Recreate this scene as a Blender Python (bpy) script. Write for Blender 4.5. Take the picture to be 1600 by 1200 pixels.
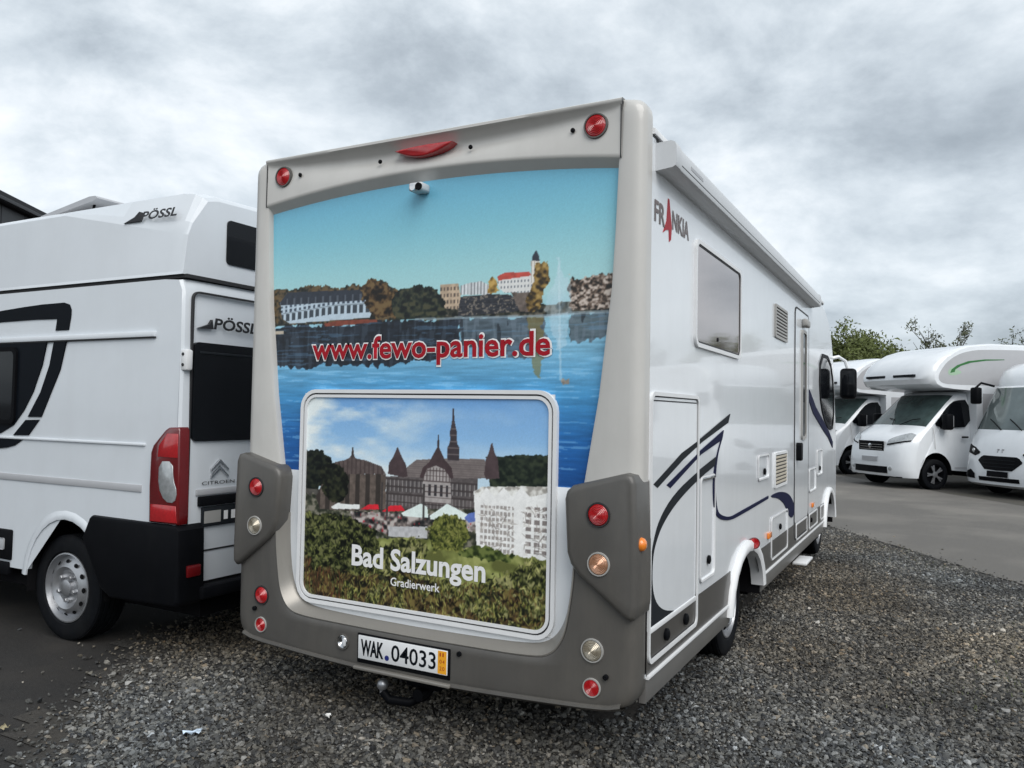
import bpy, bmesh, math, random
import numpy as np
from mathutils import Vector, Matrix

for o in list(bpy.data.objects):
    bpy.data.objects.remove(o)
scn = bpy.context.scene
COL = scn.collection
PI = math.pi
R_ = math.radians

# ------------------------------------------------------------------ camera
cd = bpy.data.cameras.new('camera')
cd.sensor_width = 36.0
cd.lens = 28.096
cd.clip_start = 0.05
cd.clip_end = 4000
cam = bpy.data.objects.new('camera', cd)
COL.objects.link(cam)
_r = Vector((0.883, 0.470, 0.018)).normalized()
_f = Vector((-0.470, 0.882, 0.035)).normalized()
_u = _r.cross(_f).normalized()
_r = _f.cross(_u).normalized()
cam.matrix_world = Matrix(((_r.x, _u.x, -_f.x, 1.114), (_r.y, _u.y, -_f.y, -3.335), (_r.z, _u.z, -_f.z, 1.588), (0, 0, 0, 1)))
scn.camera = cam

# ------------------------------------------------------------------ sky: overcast with broken cloud
SUN_ELEV, SUN_AZ = 46.0, 128.0          # azimuth clockwise from +Y, behind the camera to the right
w = bpy.data.worlds.new('World')
scn.world = w
w.use_nodes = True
nt = w.node_tree
nt.nodes.clear()
N = nt.nodes.new
LK = nt.links.new
out = N('ShaderNodeOutputWorld')
sky = N('ShaderNodeTexSky')
sky.sky_type = 'NISHITA'
sky.sun_disc = False
sky.sun_elevation = R_(SUN_ELEV)
sky.sun_rotation = R_(SUN_AZ)
bg1 = N('ShaderNodeBackground')
bg1.inputs['Strength'].default_value = 0.10
LK(sky.outputs[0], bg1.inputs['Color'])
tc = N('ShaderNodeTexCoord')
sep = N('ShaderNodeSeparateXYZ')
LK(tc.outputs['Generated'], sep.inputs[0])
def wmath(op, a, b=None, clamp=False):
    n = N('ShaderNodeMath'); n.operation = op; n.use_clamp = clamp
    for i, v in enumerate((a, b)):
        if v is None: continue
        if isinstance(v, (int, float)): n.inputs[i].default_value = v
        else: LK(v, n.inputs[i])
    return n.outputs[0]
# direction stretched in height: heaped cloud masses that flatten towards the horizon
cmb = N('ShaderNodeCombineXYZ')
LK(sep.outputs[0], cmb.inputs[0]); LK(sep.outputs[1], cmb.inputs[1])
LK(wmath('MULTIPLY', wmath('POWER', wmath('MAXIMUM', sep.outputs[2], 0.0), 0.85), 1.7), cmb.inputs[2])
def wnoise(scale, detail, rough, dist, off):
    mp = N('ShaderNodeMapping'); mp.inputs['Location'].default_value = off
    LK(cmb.outputs[0], mp.inputs['Vector'])
    n = N('ShaderNodeTexNoise'); n.inputs['Scale'].default_value = scale
    n.inputs['Detail'].default_value = detail; n.inputs['Roughness'].default_value = rough
    n.inputs['Distortion'].default_value = dist
    LK(mp.outputs[0], n.inputs['Vector'])
    return n.outputs[0]
SKY_OFF = (26.32, 24.84, 0.0)
big = wnoise(1.15, 2, 0.5, 0.0, SKY_OFF)
mid = wnoise(3.1, 12, 0.60, 0.15, (SKY_OFF[0] + 4, SKY_OFF[1], 2))
mixn = wmath('ADD', wmath('MULTIPLY', big, 0.40), wmath('MULTIPLY', mid, 0.63))
rp = N('ShaderNodeValToRGB')
LK(mixn, rp.inputs[0])
cr = rp.color_ramp
cr.interpolation = 'B_SPLINE'
cr.elements[0].position = 0.40; cr.elements[0].color = (0.215, 0.246, 0.276, 1)
cr.elements[1].position = 0.66; cr.elements[1].color = (0.720, 0.735, 0.750, 1)
e = cr.elements.new(0.47); e.color = (0.315, 0.355, 0.392, 1)
e = cr.elements.new(0.525); e.color = (0.420, 0.466, 0.504, 1)
e = cr.elements.new(0.58); e.color = (0.525, 0.568, 0.602, 1)
bg2 = N('ShaderNodeBackground')
bg2.inputs['Strength'].default_value = 1.0
LK(rp.outputs[0], bg2.inputs['Color'])
mx = N('ShaderNodeMixShader')
mx.inputs[0].default_value = 0.93
LK(bg1.outputs[0], mx.inputs[1]); LK(bg2.outputs[0], mx.inputs[2])
LK(mx.outputs[0], out.inputs['Surface'])

# ------------------------------------------------------------------ the sun behind the cloud
sd = bpy.data.lights.new('sun', 'SUN')
sd.energy = 1.5
sd.angle = R_(50)
sd.color = (1.0, 0.97, 0.93)
sun = bpy.data.objects.new('sun', sd)
COL.objects.link(sun)
_az, _el = R_(SUN_AZ), R_(SUN_ELEV)
_d = Vector((math.sin(_az) * math.cos(_el), math.cos(_az) * math.cos(_el), math.sin(_el)))
sun.rotation_euler = _d.to_track_quat('Z', 'Y').to_euler()
sun.location = (0, 0, 30)

scn.render.engine = 'CYCLES'
scn.view_settings.view_transform = 'Standard'
scn.view_settings.look = 'None'
scn.view_settings.exposure = 0.70
scn.view_settings.gamma = 1.0
scn.view_settings.use_curve_mapping = False

# ------------------------------------------------------------------ materials
MATS = {}
def lin(c):
    return tuple((v / 12.92 if v <= 0.04045 else ((v + 0.055) / 1.055) ** 2.4) for v in c)

def mat(name, color, rough=0.5, metal=0.0, coat=0.0, var=0.06, scale=6.0, bump=0.0, bscale=80.0, spec=0.5, dirt=0.0, orange=0.0):
    """principled paint with a little tone variation, grime and relief"""
    if name in MATS:
        return MATS[name]
    m = bpy.data.materials.new(name)
    m.use_nodes = True
    t = m.node_tree
    p = t.nodes['Principled BSDF']
    p.inputs['Roughness'].default_value = rough
    p.inputs['Metallic'].default_value = metal
    p.inputs['Coat Weight'].default_value = coat
    p.inputs['Coat Roughness'].default_value = 0.04
    p.inputs['Specular IOR Level'].default_value = spec
    tx = t.nodes.new('ShaderNodeTexCoord')
    nz = t.nodes.new('ShaderNodeTexNoise')
    nz.inputs['Scale'].default_value = scale
    nz.inputs['Detail'].default_value = 6
    nz.inputs['Roughness'].default_value = 0.6
    t.links.new(tx.outputs['Object'], nz.inputs['Vector'])
    r = t.nodes.new('ShaderNodeMapRange')
    r.inputs['From Min'].default_value = 0.3; r.inputs['From Max'].default_value = 0.7
    r.inputs['To Min'].default_value = 1 - var; r.inputs['To Max'].default_value = 1 + var
    t.links.new(nz.outputs[0], r.inputs['Value'])
    mul = t.nodes.new('ShaderNodeMix'); mul.data_type = 'RGBA'; mul.blend_type = 'MULTIPLY'
    mul.inputs['Factor'].default_value = 1.0
    mul.inputs['A'].default_value = (*color, 1)
    t.links.new(r.outputs[0], mul.inputs['B'])
    last = mul.outputs['Result']
    if dirt:
        n2 = t.nodes.new('ShaderNodeTexNoise')
        n2.inputs['Scale'].default_value = 2.2; n2.inputs['Detail'].default_value = 9; n2.inputs['Roughness'].default_value = 0.68
        mp = t.nodes.new('ShaderNodeMapping'); mp.inputs['Scale'].default_value = (2.2, 2.2, 0.45)
        t.links.new(tx.outputs['Object'], mp.inputs['Vector']); t.links.new(mp.outputs[0], n2.inputs['Vector'])
        r2 = t.nodes.new('ShaderNodeMapRange'); r2.inputs['From Min'].default_value = 0.45; r2.inputs['From Max'].default_value = 0.75
        r2.inputs['To Min'].default_value = 0.0; r2.inputs['To Max'].default_value = dirt
        t.links.new(n2.outputs[0], r2.inputs['Value'])
        dm = t.nodes.new('ShaderNodeMix'); dm.data_type = 'RGBA'
        dm.inputs['B'].default_value = (0.20, 0.18, 0.15, 1)
        t.links.new(r2.outputs[0], dm.inputs['Factor']); t.links.new(last, dm.inputs['A'])
        last = dm.outputs['Result']
    t.links.new(last, p.inputs['Base Color'])
    if bump:
        n3 = t.nodes.new('ShaderNodeTexNoise'); n3.inputs['Scale'].default_value = bscale; n3.inputs['Detail'].default_value = 3
        t.links.new(tx.outputs['Object'], n3.inputs['Vector'])
        b = t.nodes.new('ShaderNodeBump'); b.inputs['Strength'].default_value = bump; b.inputs['Distance'].default_value = 0.004
        t.links.new(n3.outputs[0], b.inputs['Height']); t.links.new(b.outputs[0], p.inputs['Normal'])
    MATS[name] = m
    return m

WHITE = mat('white_paint', (0.78, 0.81, 0.84), 0.22, coat=0.6, var=0.015, dirt=0.06, bump=0.10, bscale=2.2)
WHITE2 = mat('white_gelcoat', (0.66, 0.70, 0.74), 0.30, coat=0.4, var=0.015, dirt=0.05, bump=0.02, bscale=2.0)
TRIM = mat('white_plastic_trim', (0.76, 0.77, 0.78), 0.35, var=0.02, dirt=0.05)
BEIGE = mat('beige_grey_panel', (0.545, 0.535, 0.510), 0.33, coat=0.3, var=0.025, dirt=0.13)
SILVER = mat('champagne_silver_sill', (0.30, 0.285, 0.26), 0.38, metal=0.45, var=0.03, scale=3)
TAUPE = mat('taupe_bumper_plastic', (0.084, 0.080, 0.074), 0.40, coat=0.12, var=0.08, dirt=0.22, bump=0.05, bscale=400)
BAND = mat('taupe_side_band', (0.066, 0.063, 0.059), 0.38, coat=0.15, var=0.05, dirt=0.08)
SKIRT = mat('grey_aluminium_skirt', (0.17, 0.166, 0.16), 0.38, metal=0.3, var=0.05, dirt=0.15)
BLACK = mat('black_plastic', (0.0045, 0.005, 0.0065), 0.5, var=0.15, dirt=0.012, bump=0.06, bscale=500, spec=0.07)
DARK = mat('underbody_dark', (0.006, 0.006, 0.007), 0.9, var=0.2, spec=0.1)
GAP = mat('dark_gap_rubber', (0.02, 0.02, 0.022), 0.6)
GLASSK = mat('dark_tinted_glass', (0.006, 0.007, 0.009), 0.06, var=0.02, spec=0.25)
GLASSM = mat('mirror_acrylic_window', (0.44, 0.385, 0.375), 0.05, metal=0.8, var=0.05, scale=2, bump=0.012, bscale=1.5)
GLASST = mat('teal_windscreen_glass', (0.045, 0.070, 0.068), 0.05, var=0.6, scale=2, spec=0.6)
GLASSV = mat('green_pane', (0.12, 0.22, 0.19), 0.12, var=0.2)
RUBBER = mat('tyre_rubber', (0.006, 0.007, 0.009), 0.7, var=0.2, scale=20, dirt=0.04, spec=0.1)
STEEL = mat('silver_steel_rim', (0.42, 0.43, 0.45), 0.36, metal=0.75, var=0.06, dirt=0.15)
CHROME = mat('chrome', (0.62, 0.63, 0.64), 0.18, metal=1.0, var=0.03)
REDL = mat('red_lens', (0.42, 0.012, 0.016), 0.16, coat=0.8, var=0.15, scale=60)
REDD = mat('dark_red_lens', (0.13, 0.006, 0.008), 0.18, coat=0.8, var=0.1)
AMBER = mat('amber_lens', (0.80, 0.22, 0.02), 0.2, coat=0.7)
CLEAR = mat('smoked_clear_lens', (0.36, 0.32, 0.25), 0.14, metal=0.45, coat=0.8, var=0.25, scale=40)
CLEARB = mat('reversing_lens', (0.42, 0.44, 0.45), 0.15, metal=0.35, coat=0.8, var=0.2, scale=30)
PEACH = mat('orange_bulb_lens', (0.52, 0.28, 0.17), 0.15, metal=0.4, coat=0.8, var=0.25, scale=40)
GREYD = mat('dark_grey_vinyl', (0.018, 0.021, 0.025), 0.6, var=0.08, spec=0.08)
NAVY = mat('navy_vinyl', (0.008, 0.010, 0.040), 0.6, var=0.08, spec=0.08)
BLACKV = mat('black_vinyl', (0.0055, 0.0075, 0.011), 0.4, var=0.1, spec=0.07)
LETTER = mat('grey_lettering', (0.03, 0.031, 0.034), 0.4, spec=0.2)
BROWNL = mat('brown_lettering', (0.13, 0.095, 0.09), 0.4)
REDT = mat('red_lettering', (0.36, 0.008, 0.018), 0.45, spec=0.2)
WHITET = mat('white_lettering', (0.85, 0.85, 0.85), 0.4, var=0.01)
LGREY = mat('light_grey_vinyl', (0.40, 0.41, 0.43), 0.4, var=0.02)
AWN = mat('awning_aluminium', (0.60, 0.62, 0.64), 0.35, var=0.02, dirt=0.06)
LOUVRE = mat('grey_louvre', (0.36, 0.355, 0.34), 0.45)
LOUVRB = mat('beige_louvre', (0.50, 0.45, 0.36), 0.45)
YELLOW = mat('yellow_sticker', (0.85, 0.38, 0.02), 0.4)
BLUE = mat('blue_seal', (0.012, 0.02, 0.16), 0.4)
GREEN = mat('green_vinyl', (0.022, 0.15, 0.030), 0.35)
GREENL = mat('pale_green_vinyl', (0.36, 0.52, 0.37), 0.35)
GREYV = mat('silver_grey_side', (0.43, 0.435, 0.45), 0.35, coat=0.3, var=0.02)
HALLM = mat('anthracite_sheet', (0.026, 0.028, 0.032), 0.45, metal=0.2, var=0.06)
HALLR = mat('dark_roof_edge', (0.016, 0.017, 0.019), 0.5, spec=0.2)

# ------------------------------------------------------------------ mesh helpers
def _pt(plane, a, b, d):
    if plane == 'XZ': return (a, d, b)
    if plane == 'YZ': return (d, a, b)
    return (a, b, d)

class MB:
    """one bmesh that becomes one mesh object"""
    def __init__(s):
        s.bm = bmesh.new()
    def poly(s, pts):
        vs = [s.bm.verts.new(p) for p in pts]
        return s.bm.faces.new(vs)
    def grid(s, rows, close_u=False):
        vv = [[s.bm.verts.new(p) for p in r] for r in rows]
        n = len(rows[0])
        for i in range(len(vv) - 1):
            for j in range(n if close_u else n - 1):
                a, b, c, d = vv[i][j], vv[i][(j + 1) % n], vv[i + 1][(j + 1) % n], vv[i + 1][j]
                try: s.bm.faces.new((a, b, c, d))
                except ValueError: pass
        return vv
    def box(s, x0, x1, y0, y1, z0, z1, bev=0.0, seg=2):
        m = bmesh.new()
        bmesh.ops.create_cube(m, size=1.0)
        for v in m.verts:
            v.co = Vector(((x0 + x1) / 2 + v.co.x * (x1 - x0), (y0 + y1) / 2 + v.co.y * (y1 - y0), (z0 + z1) / 2 + v.co.z * (z1 - z0)))
        if bev:
            bmesh.ops.bevel(m, geom=list(m.edges), offset=bev, segments=seg, affect='EDGES', profile=0.5)
        s.merge(m)
        return s
    def merge(s, m):
        tmp = bpy.data.meshes.new('tmp')
        m.to_mesh(tmp); m.free()
        s.bm.from_mesh(tmp)
        bpy.data.meshes.remove(tmp)
    def prism(s, pts, plane, d0, d1, bev=0.0, seg=2, warp=None):
        """outline extruded from d0 (back) to d1 (front); the front rim bevelled"""
        m = bmesh.new()
        a = [m.verts.new(_pt(plane, p[0], p[1], d0)) for p in pts]
        b = [m.verts.new(_pt(plane, p[0], p[1], d1)) for p in pts]
        n = len(pts)
        m.faces.new(a); ft = m.faces.new(b)
        for i in range(n):
            m.faces.new((a[i], a[(i + 1) % n], b[(i + 1) % n], b[i]))
        bmesh.ops.recalc_face_normals(m, faces=list(m.faces))
        if bev:
            bmesh.ops.bevel(m, geom=list(ft.edges), offset=bev, segments=seg, affect='EDGES', profile=0.5)
        bmesh.ops.triangulate(m, faces=[f for f in m.faces if len(f.verts) > 4], ngon_method='EAR_CLIP')
        if warp:
            for v in m.verts: v.co = warp(v.co)
        s.merge(m)
        return s
    def ring(s, outer, inner, plane, d0, d1):
        """frame between two outlines with the same number of points"""
        n = len(outer)
        P = [[_pt(plane, p[0], p[1], d) for p in o] for o, d in ((outer, d0), (outer, d1), (inner, d1), (inner, d0))]
        s.grid([P[0], P[1]], True); s.grid([P[1], P[2]], True); s.grid([P[2], P[3]], True)
        bmesh.ops.remove_doubles(s.bm, verts=list(s.bm.verts), dist=1e-6)
        bmesh.ops.recalc_face_normals(s.bm, faces=list(s.bm.faces))
        return s
    def tube(s, path, r, n=8, caps=True):
        path = [Vector(p) for p in path]
        rad = r if isinstance(r, (list, tuple)) else [r] * len(path)
        rows = []
        up = Vector((0.3, 0.2, 1)).normalized()
        for i, p in enumerate(path):
            t = (path[min(i + 1, len(path) - 1)] - path[max(i - 1, 0)]).normalized()
            u = t.cross(up)
            if u.length < 1e-3: u = t.cross(Vector((1, 0, 0)))
            u.normalize(); v = t.cross(u)
            rows.append([p + (u * math.cos(2 * PI * k / n) + v * math.sin(2 * PI * k / n)) * rad[i] for k in range(n)])
        vv = s.grid(rows, True)
        if caps:
            s.bm.faces.new(vv[0]); s.bm.faces.new(vv[-1][::-1])
        return s
    def lathe(s, prof, c, axis, n=24):
        """prof = [(radius, height along axis)]"""
        c = Vector(c); axis = Vector(axis).normalized()
        u = axis.cross(Vector((0, 0, 1)))
        if u.length < 1e-3: u = Vector((1, 0, 0))
        u.normalize(); v = axis.cross(u)
        rows = [[c + axis * h + (u * math.cos(2 * PI * k / n) + v * math.sin(2 * PI * k / n)) * max(r, 1e-4) for k in range(n)] for r, h in prof]
        s.grid(rows, True)
        return s

SMOOTH = {}
OFF = {}
def root_of(o):
    while o.parent: o = o.parent
    return o

def obj(name, mb, material, parent=None, smooth=35, label=None):
    me = bpy.data.meshes.new(name)
    bm = mb.bm
    bmesh.ops.remove_doubles(bm, verts=list(bm.verts), dist=2e-5)
    bmesh.ops.recalc_face_normals(bm, faces=list(bm.faces))
    off = OFF.get(root_of(parent).name if parent else '', None)
    if off is not None:
        bmesh.ops.translate(bm, verts=list(bm.verts), vec=-Vector(off))
    bm.to_mesh(me); bm.free()
    if smooth:
        me.shade_smooth()
        me.set_sharp_from_angle(angle=R_(smooth))
    me.materials.append(material)
    o = bpy.data.objects.new(name, me)
    COL.objects.link(o)
    if parent: o.parent = parent
    if label: o['label'] = label
    return o

def thing(name, label, cat, loc=(0, 0, 0), rz=0.0, group=None, world=False):
    """an Empty at the base; world=True: its parts are written in world coordinates"""
    o = bpy.data.objects.new(name, None)
    o.empty_display_size = 0.3
    COL.objects.link(o)
    o.location = loc; o.rotation_euler = (0, 0, rz)
    o['label'] = label; o['category'] = cat
    if group: o['group'] = group
    if world: OFF[o.name] = loc
    return o

def struct(name, mb, material, smooth=0):
    o = obj(name, mb, material, None, smooth)
    o['kind'] = 'structure'
    return o

def rrect(x0, x1, z0, z1, r, n=6):
    pts = []
    for cx, cz, a0 in ((x1 - r, z1 - r, 0), (x0 + r, z1 - r, 90), (x0 + r, z0 + r, 180), (x1 - r, z0 + r, 270)):
        for k in range(n + 1):
            a = R_(a0 + 90 * k / n)
            pts.append((cx + r * math.cos(a), cz + r * math.sin(a)))
    return pts

def smooth_poly(pts, it=1, closed=True):
    """chaikin corner cutting"""
    for _ in range(it):
        q = []
        n = len(pts)
        for i in range(n if closed else n - 1):
            a, b = pts[i], pts[(i + 1) % n]
            q.append((a[0] * .75 + b[0] * .25, a[1] * .75 + b[1] * .25))
            q.append((a[0] * .25 + b[0] * .75, a[1] * .25 + b[1] * .75))
        if not closed: q = [pts[0]] + q + [pts[-1]]
        pts = q
    return pts

def text_obj(name, s, material, parent, o0, ux, uz, width, height, bold=0.0, depth=0.001, shear=0.0):
    """flat lettering: o0 lower left corner, ux reading direction, uz up, fitted to width x height of its letters"""
    cu = bpy.data.curves.new(name, 'FONT')
    cu.body = s
    cu.size = 1.0
    cu.offset = bold
    cu.resolution_u = 3
    cu.shear = shear
    cu.fill_mode = 'FRONT'
    t = bpy.data.objects.new('tmp_text', cu)
    COL.objects.link(t)
    dg = bpy.context.evaluated_depsgraph_get()
    me = bpy.data.meshes.new_from_object(t.evaluated_get(dg))
    bpy.data.objects.remove(t); bpy.data.curves.remove(cu)
    me.name = name
    n = len(me.vertices)
    co = np.empty(n * 3); me.vertices.foreach_get('co', co); co = co.reshape(-1, 3)
    mn, mxx = co.min(0), co.max(0)
    ux = Vector(ux).normalized(); uz = Vector(uz).normalized(); o0 = Vector(o0)
    off = OFF.get(root_of(parent).name if parent else '', None)
    if off is not None: o0 = o0 - Vector(off)
    fx = (co[:, 0] - mn[0]) / (mxx[0] - mn[0]) * width
    fz = (co[:, 1] - mn[1]) / (mxx[1] - mn[1]) * height
    P = np.outer(fx, np.array(ux)) + np.outer(fz, np.array(uz)) + np.array(o0)
    me.vertices.foreach_set('co', P.ravel())
    me.update()
    me.materials.clear(); me.materials.append(material)
    o = bpy.data.objects.new(name, me)
    COL.objects.link(o)
    o.parent = parent
    return o

def interp(tab, z):
    xs = [t[0] for t in tab]; ys = [t[1] for t in tab]
    return float(np.interp(z, xs, ys))

def lamp(name, c, axis, r, material, parent, bezel=CHROME, dome=0.35, blabel=None):
    """round lens in a thin bezel ring"""
    m = MB()
    pr_ = [(r * .98, -0.01), (r * .98, 0.002)]
    for k in range(1, 15):                        # pressed rings in the lens
        q = 1 - k / 14.0
        pr_.append((r * .95 * q, r * dome * (1 - (q * .98) ** 2) ** .6 + (.0016 if k % 2 else -.0010)))
    m.lathe(pr_, c, axis, 28)
    o = obj(name, m, material, parent, 25)
    b = MB()
    b.lathe([(r * 1.0, -0.012), (r * 1.0, 0.006), (r * 1.12, 0.006), (r * 1.16, -0.004), (r * 1.16, -0.012)], c, axis, 28)
    obj('bezel', b, bezel, o, 50)
    return o
MA = {
  'shore': [(-2.153, 2.015), (-2.137, 2.046), (-2.019, 2.052), (-1.792, 2.046), (-1.442, 2.057), (-1.023, 2.046), (-0.944, 2.048), (-0.476, 2.037), (-0.356, 2.045), (-0.122, 2.045)],
  'farleft': [(-2.171, 2.047), (-2.179, 2.246), (-2.059, 2.239), (-1.879, 2.26), (-1.704, 2.231), (-1.596, 2.246), (-1.52, 2.215), (-1.477, 2.254), (-1.418, 2.256), (-1.359, 2.217), (-1.301, 2.191), (-1.297, 2.045), (-2.036, 2.052)],
  'hroof': [(-2.116, 2.166), (-2.059, 2.226), (-1.55, 2.213), (-1.504, 2.157), (-2.107, 2.157)],
  'hwall': [(-2.107, 2.162), (-1.51, 2.159), (-1.469, 2.093), (-1.486, 2.064), (-2.036, 2.052), (-2.096, 2.082)],
  'browntree': [(-1.551, 2.228), (-1.477, 2.26), (-1.403, 2.249), (-1.359, 2.206), (-1.287, 2.196), (-1.269, 2.05), (-1.442, 2.057), (-1.487, 2.094), (-1.534, 2.168)],
  'darktree': [(-1.357, 2.147), (-1.301, 2.196), (-1.19, 2.213), (-1.08, 2.19), (-1.025, 2.13), (-1.01, 2.062), (-1.036, 2.038), (-1.297, 2.044), (-1.341, 2.076)],
  'tan': [(-1.053, 2.211), (-0.948, 2.21), (-0.933, 2.148), (-0.945, 2.082), (-1.024, 2.091), (-1.052, 2.154)],
  'farwhite': [(-0.934, 2.198), (-0.896, 2.207), (-0.819, 2.213), (-0.768, 2.188), (-0.767, 2.145), (-0.933, 2.153)],
  'roofs': [(-0.946, 2.143), (-0.767, 2.148), (-0.656, 2.139), (-0.631, 2.11), (-0.595, 2.066), (-0.643, 2.057), (-0.944, 2.048)],
  'castlewall': [(-0.731, 2.213), (-0.55, 2.223), (-0.532, 2.211), (-0.537, 2.143), (-0.693, 2.151), (-0.724, 2.175)],
  'castleroof': [(-0.732, 2.23), (-0.695, 2.244), (-0.562, 2.243), (-0.55, 2.223), (-0.725, 2.21)],
  'towerw': [(-0.554, 2.293), (-0.509, 2.289), (-0.502, 2.178), (-0.549, 2.181)],
  'towerd': [(-0.548, 2.292), (-0.546, 2.313), (-0.534, 2.331), (-0.529, 2.341), (-0.521, 2.33), (-0.512, 2.311), (-0.509, 2.288)],
  'yellowtree': [(-0.527, 2.275), (-0.481, 2.287), (-0.455, 2.249), (-0.454, 2.196), (-0.484, 2.156), (-0.506, 2.062), (-0.565, 2.054), (-0.577, 2.108), (-0.543, 2.17), (-0.532, 2.233)],
  'orangetree': [(-0.781, 2.205), (-0.757, 2.231), (-0.731, 2.208), (-0.724, 2.159), (-0.78, 2.151)],
  'midroofs2': [(-0.656, 2.149), (-0.537, 2.143), (-0.547, 2.053), (-0.606, 2.056)],
  'fountain': [(-0.42, 2.288), (-0.409, 2.287), (-0.387, 2.213), (-0.353, 2.169), (-0.351, 2.045), (-0.362, 2.024), (-0.365, 1.911), (-0.393, 1.88), (-0.41, 1.87), (-0.464, 2.029), (-0.476, 2.05), (-0.466, 2.134), (-0.422, 2.204)],
  'plume': [(-0.415, 2.298), (-0.408, 2.298), (-0.388, 1.735), (-0.4, 1.735)],
  'hill': [(-0.357, 2.055), (-0.359, 2.2), (-0.342, 2.215), (-0.325, 2.193), (-0.253, 2.199), (-0.188, 2.202), (-0.124, 2.208), (-0.122, 2.05)],
  'refl1': [(-2.153, 2.015), (-2.019, 2.042), (-1.791, 2.036), (-1.441, 2.047), (-1.023, 2.04), (-0.944, 2.046), (-0.941, 1.937), (-1.045, 1.85), (-1.235, 1.83), (-1.405, 1.809), (-1.69, 1.824), (-1.896, 1.808), (-2.145, 1.811)],
  'refl2': [(-0.944, 2.046), (-0.476, 2.035), (-0.474, 1.924), (-0.578, 1.842), (-0.762, 1.878), (-0.941, 1.915)],
  'yelrefl': [(-0.57, 2.044), (-0.494, 2.046), (-0.479, 1.861), (-0.5, 1.746), (-0.529, 1.757), (-0.544, 1.894)],
  'reflr': [(-0.356, 2.04), (-0.122, 2.043), (-0.121, 1.944), (-0.271, 1.918), (-0.337, 1.9), (-0.36, 1.942)],
  'pier': [(-1.792, 2.043), (-1.698, 2.057), (-1.441, 2.054), (-1.434, 2.039), (-1.697, 2.028), (-1.783, 2.027)],
  'swan': [(-0.393, 1.733), (-0.38, 1.746), (-0.37, 1.735), (-0.351, 1.744), (-0.351, 1.719), (-0.381, 1.715)],
}
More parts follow.
